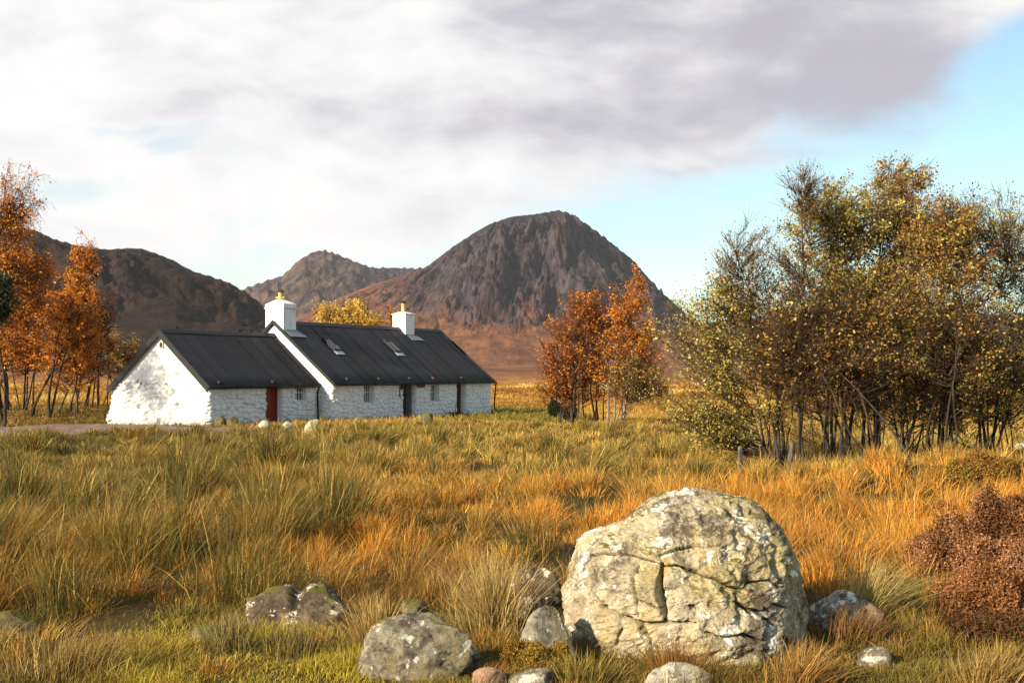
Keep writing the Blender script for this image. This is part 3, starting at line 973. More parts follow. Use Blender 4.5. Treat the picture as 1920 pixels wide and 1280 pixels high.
def roof(name, x0, x1, fy, fz, ry, rz, by, bz, seam=.98):
    """corrugated sheets on both slopes, with raised laps"""
    xs = []
    x = x0
    while x < x1:
        xs.append(x); x += .038
    xs = np.array(xs + [x1])
    ph = np.arange(len(xs)) % 2
    hgt = .014 * ph
    lap = ((xs - x0) % seam) < .05
    hgt = hgt + .035 * lap
    tone = np.random.default_rng(int(seam * 100)).uniform(.72, 1.5, 60)[((xs - x0) / seam).astype(int)]
    tone = np.where(lap, tone * .45, tone)
    vs, qs, cs, base = [], [], [], 0
    for (ya, za, yb, zb) in ((fy, fz, ry, rz), (by, bz, ry, rz)):
        nn = np.array([-(zb - za), (yb - ya)]) / math.hypot(zb - za, yb - ya)
        if nn[1] < 0: nn = -nn
        rows = np.linspace(0, 1, 6)
        P = np.zeros((len(xs), len(rows), 2, 3))
        for j, t in enumerate(rows):
            yy, zz = ya + (yb - ya) * t, za + (zb - za) * t
            zz = zz - .03 * math.sin(math.pi * t)          # a little sag
            sg = .012 * np.sin(xs * .9 + 1) * math.sin(math.pi * t)
            for s_ in (0, 1):
                off = hgt + sg if s_ == 0 else hgt * 0 - .05
                P[:, j, s_, 0] = xs; P[:, j, s_, 1] = yy + nn[0] * off; P[:, j, s_, 2] = zz + nn[1] * off
        idx = base + np.arange(P.size // 3).reshape(P.shape[:3])
        qs += [np.stack([idx[:-1, :-1, 0], idx[1:, :-1, 0], idx[1:, 1:, 0], idx[:-1, 1:, 0]], -1).reshape(-1, 4),
               np.stack([idx[:-1, :-1, 1], idx[:-1, 1:, 1], idx[1:, 1:, 1], idx[1:, :-1, 1]], -1).reshape(-1, 4),
               np.stack([idx[:-1, 0, 0], idx[:-1, 0, 1], idx[1:, 0, 1], idx[1:, 0, 0]], -1).reshape(-1, 4),
               np.stack([idx[0, :-1, 0], idx[0, 1:, 0], idx[0, 1:, 1], idx[0, :-1, 1]], -1).reshape(-1, 4),
               np.stack([idx[-1, :-1, 0], idx[-1, :-1, 1], idx[-1, 1:, 1], idx[-1, 1:, 0]], -1).reshape(-1, 4)]
        cs.append(np.repeat(tone, len(rows) * 2)); vs.append(P.reshape(-1, 3)); base += P.size // 3
    ang = math.atan2(rz - fz, ry - fy)
    for t in (.12, .36, .60, .84):                          # rows of sheet fixings
        yy, zz = fy + (ry - fy) * t, fz + (rz - fz) * t - .03 * math.sin(math.pi * t)
        for x in np.arange(x0 + .1, x1 - .1, .26):
            if random.random() < .15: continue
            r = .024
            P = np.array([[x + a_ * r, yy + b2 * r * math.cos(ang) - c3 * math.sin(ang), zz + b2 * r * math.sin(ang) + c3 * math.cos(ang)]
                          for c3 in (-.01, .035) for a_, b2 in ((-1, -1), (1, -1), (1, 1), (-1, 1))])
            qs.append(base + np.array([[4, 5, 6, 7], [0, 1, 5, 4], [1, 2, 6, 5], [2, 3, 7, 6], [3, 0, 4, 7]]))
            vs.append(P); cs.append(np.full(8, .6)); base += 8
    return mesh_np(name, np.concatenate(vs), np.concatenate(qs), None, M_ROOF, cottage, np.repeat(np.concatenate(cs)[:, None], 3, 1) * .6)


def slope_of(fy, fz): return (fz, fy)


# eaves points of the roof planes (a short overhang)
W_FY, W_FZ = -.24, W_E - .24 * (W_R - W_E) / RY
M_FY, M_FZ = MFY - .24, M_E - .24 * (M_R - M_E) / (RY - MFY)
roof_w = roof('roof', -.16, MX0 - .02, W_FY, W_FZ + .06, RY, W_R + .06, W_BY + .2, W_B - .09, .98)
roof_m = roof('roof', MX0 - .14, MX1 + .22, M_FY, M_FZ + .06, RY, M_R + .06, M_BY + .2, M_B - .1, .94)


def ridge_cap(x0, x1, z, sl, parent):
    bm = bmesh.new()
    prof = [(-.24, -.24 * sl + .03), (-.23, -.24 * sl + .055), (-.05, .045), (0, .075), (.05, .045), (.23, -.24 * sl + .055), (.24, -.24 * sl + .03), (0, .02)]
    n = 24
    rings = []
    for i in range(n + 1):
        x = x0 + (x1 - x0) * i / n
        rings.append([bm.verts.new((x, RY + a_, z + b2 + .012 * math.sin(x * 1.1))) for a_, b2 in prof])
    for r0, r1 in zip(rings, rings[1:]):
        for k in range(len(prof)):
            bm.faces.new((r0[k], r0[(k + 1) % len(prof)], r1[(k + 1) % len(prof)], r1[k]))
    bm.faces.new(rings[0]); bm.faces.new(rings[-1][::-1])
    return bm_obj('ridge_cap', bm, M_DARK, parent)


ridge_cap(-.18, MX0 - .04, W_R + .07, .78, roof_w)
ridge_cap(MX0 + .72, 19.98, M_R + .07, .77, roof_m)
ridge_cap(21.04, MX1 + .24, M_R + .07, .77, roof_m)


def barge(x0, x1, fy, fz, rz, by, bz, parent, wd=.22):
    for (ya, za) in ((fy, fz), (by, bz)):
        bm = bmesh.new()
        d = Vector((0, RY - ya, rz - za)).normalized()
        nrm = Vector((0, -d.z, d.y)); nrm = nrm if nrm.z > 0 else -nrm
        a0 = Vector((0, ya, za)) - d * .05; a1 = Vector((0, RY, rz))
        pts = []
        for x in (x0, x1):
            for p in (a0, a1):
                for o in (.075, -wd):
                    q = p + nrm * o
                    if p is a1:           # plumb cut at the ridge
                        q = Vector((0, RY, rz + (o / max(abs(nrm.z), .1))))
                    pts.append(bm.verts.new((x, q.y, q.z)))
        i = [(0, 1, 3, 2), (4, 6, 7, 5), (0, 4, 5, 1), (2, 3, 7, 6), (0, 2, 6, 4), (1, 5, 7, 3)]
        for f in i: bm.faces.new([pts[k] for k in f])
        bm_obj('bargeboard', bm, M_DARK, parent)


barge(-.24, -.165, W_FY, W_FZ + .06, W_R + .06, W_BY + .2, W_B - .09, roof_w, .24)
barge(MX0 - .20, MX0 - .145, M_FY, M_FZ + .06, M_R + .06, M_BY + .2, M_B - .1, roof_m, .10)
barge(MX1 + .225, MX1 + .27, M_FY, M_FZ + .06, M_R + .06, M_BY + .2, M_B - .1, roof_m, .14)


def gutter(x0, x1, y, z):
    bm = bmesh.new()
    n = 8; rings = []
    for x in np.linspace(x0, x1, 14):
        sag = .012 * math.sin(x * .8)
        rings.append([bm.verts.new((x, y + .065 * math.cos(math.pi + k * math.pi / n), z + sag + .065 * math.sin(math.pi + k * math.pi / n))) for k in range(n + 1)])
    for a_, b2 in zip(rings, rings[1:]):
        for k in range(n): bm.faces.new((a_[k], a_[k + 1], b2[k + 1], b2[k]))
    bm.faces.new(rings[0]); bm.faces.new(rings[-1])
    return bm_obj('gutter', bm, M_DARK, cottage)


gutter(-.1, MX0 - .28, W_FY - .06, W_FZ + .01)
gutter(MX0 + .05, MX1 + .35, M_FY - .06, M_FZ + .01)
bm = bmesh.new(); tube_bm(bm, [(MX0 - .38, W_FY - .06, W_FZ - .03), (MX0 - .38, W_FY - .04, W_FZ - .15), (MX0 - .34, -.17, W_FZ - .3), (MX0 - .30, -.17, .3), (MX0 - .28, -.19, -.2)], .05)
bm_obj('downpipe', bm, M_DARK, cottage, True)
bm = bmesh.new(); tube_bm(bm, [(MX1 + .32, M_FY - .06, M_FZ), (MX1 + .34, M_FY + .02, M_FZ - .15), (MX1 + .34, MFY - .1, .6), (MX1 + .36, MFY - .08, -.45)], .05)
bm_obj('downpipe', bm, M_DARK, cottage, True)


# rows of sheet fixings and the hold-down wires
def on_slope(fy, fz, rz, t):
    return fy + (RY - fy) * t, fz + (rz - fz) * t


for (L, main) in ((.75, 0), (4.55, 0), (9.5, 1), (12.4, 1), (15.4, 1), (17.9, 1), (21.1, 1)):
    fy, fz, rz = (M_FY, M_FZ + .06, M_R + .06) if main else (W_FY, W_FZ + .06, W_R + .06)
    bm = bmesh.new()
    p0 = on_slope(fy, fz, rz, .06); p1 = on_slope(fy, fz, rz, .97)
    tube_bm(bm, [(L, p0[0], p0[1] + .06), (L, (p0[0] + p1[0]) / 2, (p0[1] + p1[1]) / 2 + .02), (L, p1[0], p1[1] + .06)], .007, 5)
    wire = bm_obj('hold_down_wire', bm, M_DARK, cottage)
    bm = bmesh.new()
    box(bm, L - .14, L + .14, p0[0] - .12, p0[0] + .10, p0[1] - .02, p0[1] + .13, .03)
    bm_obj('wire_bracket', bm, M_RUST if L > 15.5 and L < 20 else M_DARK, wire)


# chimneys
M_CHIM, n_, b_ = new_mat('whitewashed_chimney', 0.85, spec=0.2)
p_ = objco(n_)
g1 = n_.noise(n_.vmath('MULTIPLY', p_, (3, 3, .6)), 2.2, 6, .7); g2 = n_.noise(p_, 10, 6, .7)
c_ = n_.mix(n_.math('MULTIPLY', n_.smooth(g1, .52, .70), .75), (0.80, 0.79, 0.77), (0.30, 0.25, 0.21))
c_ = n_.mix(n_.math('MULTIPLY', n_.smooth(g2, .64, .74), .6), c_, (0.22, 0.20, 0.19))
n_.put(b_.inputs['Base Color'], c_)
bump(n_, b_, g2, .5, .03)


def chimney(x0, x1, y0, y1, zb, zt, cap_h, pot_z, parent, cap_big):
    bm = bmesh.new()
    box(bm, x0, x1, y0, y1, zb, zt, .03)
    ov = .05
    box(bm, x0 - ov, x1 + ov, y0 - ov, y1 + ov, zt + .002, zt + .07, .015)
    xm, ym = (x0 + x1) / 2, (y0 + y1) / 2
    z2 = zt + .072
    if cap_big:
        box(bm, x0 - .01, x1 + .01, y0 - .01, y1 + .01, z2, z2 + .20, .03)
        z2 += .20
    # sloping haunch up to the pot
    lo = [bm.verts.new(p) for p in ((x0, y0, z2), (x1, y0, z2), (x1, y1, z2), (x0, y1, z2))]
    s_ = .20
    hi = [bm.verts.new(p) for p in ((xm - s_, ym - s_, z2 + cap_h), (xm + s_, ym - s_, z2 + cap_h), (xm + s_, ym + s_, z2 + cap_h), (xm - s_, ym + s_, z2 + cap_h))]
    for k in range(4): bm.faces.new((lo[k], lo[(k + 1) % 4], hi[(k + 1) % 4], hi[k]))
    bm.faces.new(hi); bm.faces.new(lo[::-1])
    bmesh.ops.subdivide_edges(bm, edges=[ed for ed in bm.edges if ed.calc_length() > .3], cuts=4, use_grid_fill=True)
    for v_ in bm.verts:
        n__ = float(pnoise(v_.co.x * 2.2, v_.co.y * 2.2, v_.co.z * 2.2, 9))
        v_.co.x += .018 * n__; v_.co.y += .018 * float(pnoise(v_.co.x * 2 + 9, v_.co.y * 2, v_.co.z * 2, 10))
    ch = bm_obj('chimney', bm, M_CHIM, parent)
    bm = bmesh.new()
    zc = z2 + cap_h - .03
    tube_bm(bm, [(xm, ym, zc), (xm, ym, zc + .1), (xm, ym, pot_z - .22), (xm, ym, pot_z - .16)], [.17, .155, .145, .165], 14)
    if cap_big:                                   # two short side inlets at the foot of the pot
        tube_bm(bm, [(xm, ym, zc + .12), (xm - .20, ym + .20, zc + .16)], .07, 10)
        tube_bm(bm, [(xm, ym, zc + .12), (xm + .05, ym - .28, zc + .16)], .075, 10)
    bm_obj('chimney_pot', bm, M_POT, ch, True)
    bm = bmesh.new()
    tube_bm(bm, [(xm, ym, pot_z - .158), (xm, ym, pot_z - .09)], .185, 14)
    for k in range(4):
        an = k * math.pi / 2 + .4
        tube_bm(bm, [(xm + .14 * math.cos(an), ym + .14 * math.sin(an), pot_z - .10), (xm + .14 * math.cos(an), ym + .14 * math.sin(an), pot_z - .02)], .02, 5)
    tube_bm(bm, [(xm, ym, pot_z - .03), (xm, ym, pot_z)], [.20, .16], 14)
    bm_obj('chimney_cowl', bm, M_RUST if cap_big else M_DARK, ch, True)
    return ch


ch1 = chimney(8.17, 9.22, 2.72, 4.16, 3.9, 6.38, .26, 7.5, cottage, True)
ch2 = chimney(20.0, 21.0, 2.88, 4.0, 4.2, 6.56, .12, 7.5, cottage, False)


def flashing(x0, x1, y_low, parent):
    bm = bmesh.new()
    sl = (M_R - M_FZ) / (RY - M_FY)
    zf = lambda y: M_FZ + .06 + sl * (y - M_FY) + .06
    a_ = [(x0 - .0, RY - .72, zf(RY - .72)), (x1 + .02, RY - .72, zf(RY - .72)), (x1 + .38, y_low, zf(y_low)), (x0 - .05, y_low, zf(y_low))]
    lo = [bm.verts.new((p[0], p[1], p[2])) for p in a_]; hi = [bm.verts.new((p[0], p[1], p[2] + .03)) for p in a_]
    for k in range(4): bm.faces.new((lo[k], lo[(k + 1) % 4], hi[(k + 1) % 4], hi[k]))
    bm.faces.new(hi); bm.faces.new(lo[::-1])
    bm_obj('flashing', bm, M_LEAD, parent)


flashing(8.25, 9.22, RY - 1.25, ch1)
flashing(20.0, 21.0, RY - 1.15, ch2)


# windows, doors, skylights
def window(x0, x1, z0, z1, y, bars):
    bm = bmesh.new()
    fr = .045
    box(bm, x0, x0 + fr, y - .05, y + .04, z0, z1); box(bm, x1 - fr, x1, y - .05, y + .04, z0, z1)
    box(bm, x0 + fr, x1 - fr, y - .05, y + .04, z1 - fr, z1); box(bm, x0 + fr, x1 - fr, y - .05, y + .04, z0, z0 + fr)
    for k in range(1, bars + 1):
        xc = x0 + fr + (x1 - x0 - 2 * fr) * k / (bars + 1)
        box(bm, xc - .014, xc + .014, y - .12, y - .09, z0 - .06, z1 + .0)
    zc = z0 + (z1 - z0) * .58
    box(bm, x0 + fr, x1 - fr, y - .076, y - .03, zc - .02, zc + .02)
    wn = bm_obj('window', bm, M_WHITE, cottage)
    bm = bmesh.new(); box(bm, x0 + fr, x1 - fr, y, y + .02, z0 + fr, z1 - fr)
    bm_obj('pane', bm, M_GLASS, wn)
    bm = bmesh.new(); box(bm, x0 - .04, x1 + .04, y - .20, y - .05, z0 - .10, z0 - .003, .01)
    bm_obj('window_sill', bm, M_WHITE, wn)


window(6.22, 7.08, 1.10, 1.86, .22, 3)
window(10.86, 11.78, .87, 1.95, MFY + .26, 4)
window(17.45, 18.34, .80, 1.88, MFY + .26, 4)


def door(x0, x1, z0, z1, y, mat, boards=5):
    bm = bmesh.new()
    wd = (x1 - x0) / boards
    for k in range(boards):
        box(bm, x0 + k * wd + .004, x0 + (k + 1) * wd - .004, y - .02, y + .03, z0, z1, .006)
    box(bm, x0, x1, y - .0, y + .028, z0, z1)
    d = bm_obj('door', bm, mat, cottage)
    bm = bmesh.new()
    tube_bm(bm, [(x1 - .12, y - .09, z0 + 1.12), (x1 - .12, y - .02, z0 + 1.12)], .025, 8)
    tube_bm(bm, [(x1 - .24, y - .085, z0 + 1.12), (x1 - .10, y - .085, z0 + 1.12)], .014, 8)
    bm_obj('door_handle', bm, M_DARK, d)
    return d


door(3.98, 5.20, -.35, 1.97, .34, M_RED)
door(14.55, 15.25, -.5, 1.97, MFY + .36, M_MAROON, 4)
door(20.35, 21.45, -.5, 1.97, MFY + .40, M_MAROON, 5)
bm = bmesh.new()
for k in range(4):
    xx = 15.28 + k * .145
    box(bm, xx, xx + .035, MFY + .20, MFY + .24, -.5, 1.95)
for zz in (.0, .9, 1.86): box(bm, 15.28, 15.84, MFY + .245, MFY + .275, zz, zz + .05)
gr = bm_obj('barred_gate', bm, M_GREYP, cottage)
bm = bmesh.new(); box(bm, 15.26, 15.85, MFY + .37, MFY + .395, -.5, 1.97)
bm_obj('gate_backing', bm, M_DARK, gr)
bm = bmesh.new(); box(bm, 15.95, 16.75, MFY - .14, MFY - .09, 1.72, 1.96, .008)
bm_obj('name_board', bm, M_SIGN, cottage)
bm = bmesh.new(); tube_bm(bm, [(14.20, MFY - .10, 1.95), (14.20, MFY - .10, 1.2), (14.30, MFY - .10, 1.17)], .03, 6); box(bm, 14.33, 14.50, MFY - .17, MFY - .06, 1.62, 1.94, .01)
bm_obj('meter_pipe', bm, M_DARK, cottage)
# small vent high on the left gable
bm = bmesh.new(); box(bm, -.08, .0, RY - .20, RY + .12, 3.90, 4.28, .03)
gv = bm_obj('gable_vent', bm, plain('weathered_stone', (0.35, 0.32, 0.27), .9, .4, 12), cottage)
bm = bmesh.new(); box(bm, -.10, -.075, RY - .12, RY + .04, 3.98, 4.20)
bm_obj('vent_opening', bm, M_DARK, gv)
for x_ in (1.45, 5.95, 6.85):
    bm = bmesh.new()
    tube_bm(bm, [(x_, RY + .55, W_R - .45), (x_, RY + .55, W_R + .22)], .075, 10)
    tube_bm(bm, [(x_, RY + .55, W_R + .22), (x_, RY + .55, W_R + .30)], [.13, .11], 10)
    bm_obj('roof_vent', bm, M_DARK, cottage, True)


def skylight(L, yc, parent):
    sl = math.atan2(M_R - M_FZ, RY - M_FY)
    zc = M_FZ + .06 + (yc - M_FY) * math.tan(sl) + .06
    e_ = thing_part('skylight', parent, (L, yc, zc), sl)
    bm = bmesh.new()
    wv, hv = .34, .62
    box(bm, -wv, -wv + .09, -hv, hv, -.05, .09, .01); box(bm, wv - .09, wv, -hv, hv, -.05, .09, .01)
    box(bm, -wv + .09, wv - .09, hv - .09, hv, -.05, .09); box(bm, -wv + .09, wv - .09, -hv, -hv + .09, -.05, .09)
    bm_obj('skylight_frame', bm, M_DARK, e_)
    bm = bmesh.new(); box(bm, -.03, .03, -hv + .09, hv - .09, .032, .06)
    bm_obj('glazing_bar', bm, M_DARK, e_)
    bm = bmesh.new(); box(bm, -wv + .09, wv - .09, -hv + .09, hv - .09, .0, .03)
    bm_obj('pane', bm, M_SKYGLASS, e_)
    bm = bmesh.new(); box(bm, -wv - .02, wv + .02, -hv - .34, -hv - .003, -.03, .005)
    bm_obj('apron_flashing', bm, plain('bright_flashing', (0.36, 0.39, 0.45), .45, .2, 8), e_)


def thing_part(name, parent, loc, rx):
    o = bpy.data.objects.new(name, None); COL.objects.link(o); o.parent = parent
    o.location = loc; o.rotation_euler = (rx, 0, 0); o.empty_display_size = .1
    return o


skylight(11.17, 1.68, cottage)
skylight(17.03, 1.68, cottage)

# boot scraper by the right-hand doorway
bs = thing('boot_scraper', 'iron hoop boot scraper on a dark step by the right-hand doorway', 'boot scraper',
           (HA + HU * 19.75 + HV * (-1.55)).to_tuple(), math.atan2(HU.y, HU.x))
bs.location.z = float(G(bs.location.x, bs.location.y))
bm = bmesh.new(); tube_bm(bm, [(-.28, 0, .25), (-.28, 0, .82), (.18, 0, .84), (.22, 0, .25)], .022, 6)
bm_obj('hoop', bm, M_DARK, bs)
bm = bmesh.new(); box(bm, -.75, .45, -.16, .2, -.1, .27, .05)
bm_obj('step', bm, RM_MOSS, bs)

# ------------------------------------------------------------------ trees
def bark_mat(name, lo, hi, sc=5.0):
    m, n, b = new_mat(name, 0.9, spec=0.15)
    p = objco(n)
    f = n.noise(n.vmath('MULTIPLY', p, (1, 1, .35)), sc, 7, .7)
    n.put(b.inputs['Base Color'], n.mix(n.smooth(f, .35, .68), lo, hi))
    bump(n, b, f, .8, .02)
    return m


BARK_DARK = bark_mat('dark_bark', (0.020, 0.014, 0.011), (0.070, 0.052, 0.040))
BARK_GREY = bark_mat('grey_lichened_bark', (0.028, 0.021, 0.017), (0.13, 0.105, 0.08), 7)
BARK_BIRCH = bark_mat('birch_bark', (0.05, 0.038, 0.03), (0.34, 0.28, 0.23), 4)
BARK_TWIG = bark_mat('brown_twigs', (0.042, 0.024, 0.014), (0.125, 0.072, 0.040), 6)
LEAF = leafy_mat('autumn_leaves', .42, .5, .4)

PAL = {
    'olive': [(.36, .29, .06), (.46, .37, .085), (.20, .17, .035), (.58, .46, .13), (.26, .17, .04)],
    'mixed': [(.38, .29, .06), (.46, .25, .05), (.36, .14, .025), (.20, .16, .035), (.55, .40, .10)],
    'brown': [(.20, .095, .03), (.28, .14, .035), (.14, .065, .025), (.32, .20, .055)],
    'orange': [(.72, .27, .018), (.80, .36, .03), (.58, .17, .012), (.74, .29, .02), (.42, .11, .012)],
    'rust': [(.54, .17, .022), (.42, .115, .018), (.62, .25, .03), (.30, .08, .015)],
    'yellow': [(.78, .54, .08), (.72, .43, .05), (.85, .66, .20), (.62, .34, .035)],
    'heath': [(.30, .14, .05), (.24, .10, .03)],
    'green': [(.045, .055, .018), (.06, .075, .02), (.03, .04, .012)],
    'straw': [(.46, .27, .065), (.36, .20, .05), (.52, .33, .09)],
}


RG = 'mixed trees of the dense group on the right'


def tree(name, label, base, ells, stems, nbr, ntw, nleaf, pal, leaf=.05, bark=None, stem_r=.06, cat='tree', group=None, droop=0.0, seed=1, spread=.25, bare=0.0, twig_len=.45, up=.35, clump=.6):
    """ells: crown ellipsoids (dx, dy, zc, rx, ry, rz, weight) relative to the base"""
    r_ = np.random.default_rng(seed)
    bark = bark or BARK_DARK
    nbr = int(nbr * 1.75); nleaf = int(nleaf * (1.45 if group == RG else 1.6)); stem_r *= .8
    t = thing(name, label, cat, tuple(base), 0, group)
    E = np.array([q[:6] for q in ells], float); wt = np.array([q[6] if len(q) > 6 else 1 for q in ells], float); wt /= wt.sum()

    def in_crown(n, shell=.45):
        k = r_.choice(len(E), n, p=wt)
        d = r_.normal(size=(n, 3)); d /= np.linalg.norm(d, axis=1, keepdims=True)
        rad = r_.uniform(0, 1, n) ** shell
        return E[k, :3] + d * rad[:, None] * E[k, 3:6]

    # stems
    tgt = in_crown(stems, .6)
    order = np.argsort(-tgt[:, 2])
    tgt[:, 2] = np.maximum(tgt[:, 2], .55 * (E[:, 2] + E[:, 5]).max())
    b0 = np.stack([r_.normal(0, spread, stems), r_.normal(0, spread, stems), np.full(stems, -.15)], 1)
    K = 12
    tt = np.linspace(0, 1, K)[None, :, None]
    ctrl = b0 + (tgt - b0) * np.array([.28, .28, .55]) + r_.normal(0, .06, (stems, 3)) * tgt[:, 2:3]
    P = (1 - tt) ** 2 * b0[:, None] + 2 * tt * (1 - tt) * ctrl[:, None] + tt ** 2 * tgt[:, None]
    kk = np.linspace(0, 1, K)[None, :, None]
    wob = sum(r_.normal(0, .020 / f_, (stems, 1, 3)) * np.sin(f_ * np.pi * kk + r_.uniform(0, 6, (stems, 1, 1))) for f_ in (1.5, 3.0, 5.0))
    wob = wob * tgt[:, 2][:, None, None] * np.sin(np.pi * tt) ** .5 * np.array([1, 1, .2])
    P = P + wob
    hscale = r_.uniform(.65, 1.15, stems)[:, None]
    rad = stem_r * hscale * (1 - .86 * np.linspace(0, 1, K)[None, :] ** .8)
    rad[:, 0] *= 1.45
    v1, q1 = tubes(P, rad, 7)
    # branches
    ends = in_crown(nbr)
    dense = np.linspace(0, 1, 40)
    SP = np.stack([np.stack([np.interp(dense, tt[0, :, 0], P[i, :, k]) for k in range(3)], 1) for i in range(stems)])
    SP_f = SP.reshape(-1, 3)
    starts = np.zeros((nbr, 3)); srad = np.zeros(nbr)
    dpar = np.tile(dense, stems)
    for i in range(nbr):
        dv = ends[i] - SP_f
        hz = np.hypot(dv[:, 0], dv[:, 1])
        cost = np.linalg.norm(dv, axis=1) + 1.5 * np.abs(dv[:, 2] - up * 1.7 * hz) + (dpar < .16) * 5
        j = np.argmin(cost + r_.uniform(0, .25, len(cost)))
        starts[i] = SP_f[j]; srad[i] = stem_r * .42 * (1 - .75 * dpar[j])
    KB = 7
    tb = np.linspace(0, 1, KB)[None, :, None]
    mid = (starts + ends) / 2 + r_.normal(0, .08, (nbr, 3)) * np.linalg.norm(ends - starts, axis=1, keepdims=True)
    mid[:, 2] += (.10 if droop == 0 else .22) * np.linalg.norm((ends - starts)[:, :2], axis=1) * (1 if droop else -1)
    B = (1 - tb) ** 2 * starts[:, None] + 2 * tb * (1 - tb) * mid[:, None] + tb ** 2 * ends[:, None]
    B = B + r_.normal(0, .018, B.shape) * np.linalg.norm(ends - starts, axis=1)[:, None, None] * np.sin(np.pi * tb)
    tw_r = .0042 if base[1] < 40 else .008
    rb = np.maximum(srad[:, None] * (1 - .8 * np.linspace(0, 1, KB)[None, :]), tw_r)
    v2, q2 = tubes(B, rb, 5)
    # twigs
    bi = np.repeat(np.arange(nbr), ntw)
    n = len(bi)
    tp = r_.uniform(.25, 1, n) ** .8 * (KB - 1)
    i0 = np.minimum(tp.astype(int), KB - 2); fr = (tp - i0)[:, None]
    ts = B[bi, i0] * (1 - fr) + B[bi, i0 + 1] * fr
    bd = B[bi, i0 + 1] - B[bi, i0]; bd /= np.linalg.norm(bd, axis=1, keepdims=True) + 1e-6
    td = bd * .7 + r_.normal(0, .55, (n, 3)) + np.array([0, 0, up])
    td /= np.linalg.norm(td, axis=1, keepdims=True)
    ln = twig_len * r_.uniform(.45, 1.35, n)[:, None]
    g = np.array([0, 0, -1.0])
    t1 = ts + td * ln * .5 + g * droop * ln * .15
    t2 = ts + td * ln * .85 + g * droop * ln * .7 + r_.normal(0, .05, (n, 3)) * ln
    TW = np.stack([ts, t1, t2], 1)
    rt = np.repeat(np.array([[1.0, .8, .45]]), n, 0) * tw_r
    v3, q3 = tubes(TW, rt, 3)
    mesh_np('trunk', np.concatenate([v1, v2]), np.concatenate([q1, q2 + len(v1)]), None, bark, t, smooth=True)
    mesh_np('twigs', v3, q3, None, BARK_TWIG, t)
    # leaves: along twigs, some branches almost bare
    if nleaf:
        leafy = r_.uniform(0, 1, nbr) > bare
        cl = fbm(ends[:, 0] * .7, ends[:, 1] * .7, ends[:, 2] * .7, 2, seed)
        wtw = np.where(leafy[bi], 1.0, .08) * np.exp(clump * 1.5 * cl[bi]) * r_.gamma(1.1, .9, n)
        k = r_.choice(n, nleaf, p=wtw / wtw.sum())
        f = r_.uniform(.0, 1.0, nleaf)[:, None] ** .6 * 1.08
        pos = np.where(f < .5, TW[k, 0] + (TW[k, 1] - TW[k, 0]) * f * 2, TW[k, 1] + (TW[k, 2] - TW[k, 1]) * (f - .5) * 2)
        pos = pos + r_.normal(0, .035 + leaf * .5, (nleaf, 3))
        pal_ = np.array(PAL[pal])
        ci = r_.integers(0, len(pal_), n)[k]
        c = pal_[ci] * r_.uniform(.7, 1.3, nleaf)[:, None]
        add_leaves('crown', pos, leaf * 1.15 * r_.uniform(.45, 1.35, nleaf), c, t, r_)
    return t


def add_leaves(name, pos, size, col, parent, r_, asp=.62, mat=None):
    n = len(pos)
    a_ = r_.normal(size=(n, 3)); a_ /= np.linalg.norm(a_, axis=1, keepdims=True)
    b2 = r_.normal(size=(n, 3)); b2 -= (b2 * a_).sum(1, keepdims=True) * a_; b2 /= np.linalg.norm(b2, axis=1, keepdims=True)
    c2 = np.cross(a_, b2)
    L, Wd = (size * .5)[:, None], (size * .5 * asp)[:, None]
    v = np.stack([pos - a_ * L, pos + b2 * Wd + c2 * Wd * .3, pos + a_ * L, pos - b2 * Wd + c2 * Wd * .3], 1).reshape(-1, 3)
    q = np.arange(n * 4).reshape(n, 4)
    return mesh_np(name, v, q, None, mat or LEAF, parent, np.repeat(col, 4, 0))


def crown_px(base, ells):
    """crown ellipsoids given in photo pixels (x, y, rx, ry[, weight]) at the depth of the base -> metres"""
    d = base.y
    o = []
    for q in ells:
        x, y, rx, ry = q[:4]
        dy = q[5] if len(q) > 5 else 0
        o.append(((x - 960) / FPX * d - base.x, dy, CAMZ - (y - HOR) / FPX * d - base.z, 1.13 * rx / FPX * d, min(rx, ry) / FPX * d * .95, 1.06 * ry / FPX * d, q[4] if len(q) > 4 else 1))
    return o


def at(px, d):
    x = (px - 960) / FPX * d
    return Vector((x, d, float(G(x, d))))


RG = 'mixed trees of the dense group on the right'
b = at(1432, 23.5)
tree('willow_tree', 'olive leaved spreading willow at the left end of the right-hand group, leaning left', b,
     crown_px(b, [(1330, 640, 95, 105, 1.3), (1300, 760, 80, 70, .8), (1400, 740, 70, 90, .5), (1370, 560, 60, 50, .5), (1440, 640, 70, 80, .5)]), 5, 130, 14, 11000, 'olive', .060, BARK_DARK, .055, 'tree', RG, 0, 101, .22, .1)
b = at(1502, 23.0)
tree('bare_birch_tree', 'nearly bare twiggy birch with the thin topmost spray left in the right-hand group', b,
     crown_px(b, [(1455, 560, 85, 130, 1.2), (1512, 360, 38, 72, .24), (1400, 500, 60, 90, .4), (1480, 700, 60, 90, .6)]), 5, 130, 18, 2600, 'mixed', .050, BARK_DARK, .05, 'tree', RG, 0, 102, .2, .35, .5, .55)
b = at(1556, 24.2)
tree('willow_tree', 'tall green-olive leaved willow in the middle of the right-hand group', b,
     crown_px(b, [(1555, 470, 95, 110, 1.3), (1600, 400, 90, 60, .7), (1540, 620, 80, 110, .7), (1590, 560, 80, 90, .6), (1550, 720, 90, 60, .4)]), 6, 150, 14, 15500, 'olive', .060, BARK_GREY, .06, 'tree', RG, 0, 103, .25, .05)
b = at(1622, 24.8)
tree('alder_tree', 'tallest tree of the right-hand group, brownish orange and olive at its peak', b,
     crown_px(b, [(1690, 375, 62, 70, 1.0), (1680, 470, 95, 90, 1.2), (1640, 580, 90, 110, .8), (1690, 620, 80, 90, .7)]), 5, 150, 14, 14500, 'mixed', .058, BARK_GREY, .065, 'tree', RG, 0, 104, .22, .08)
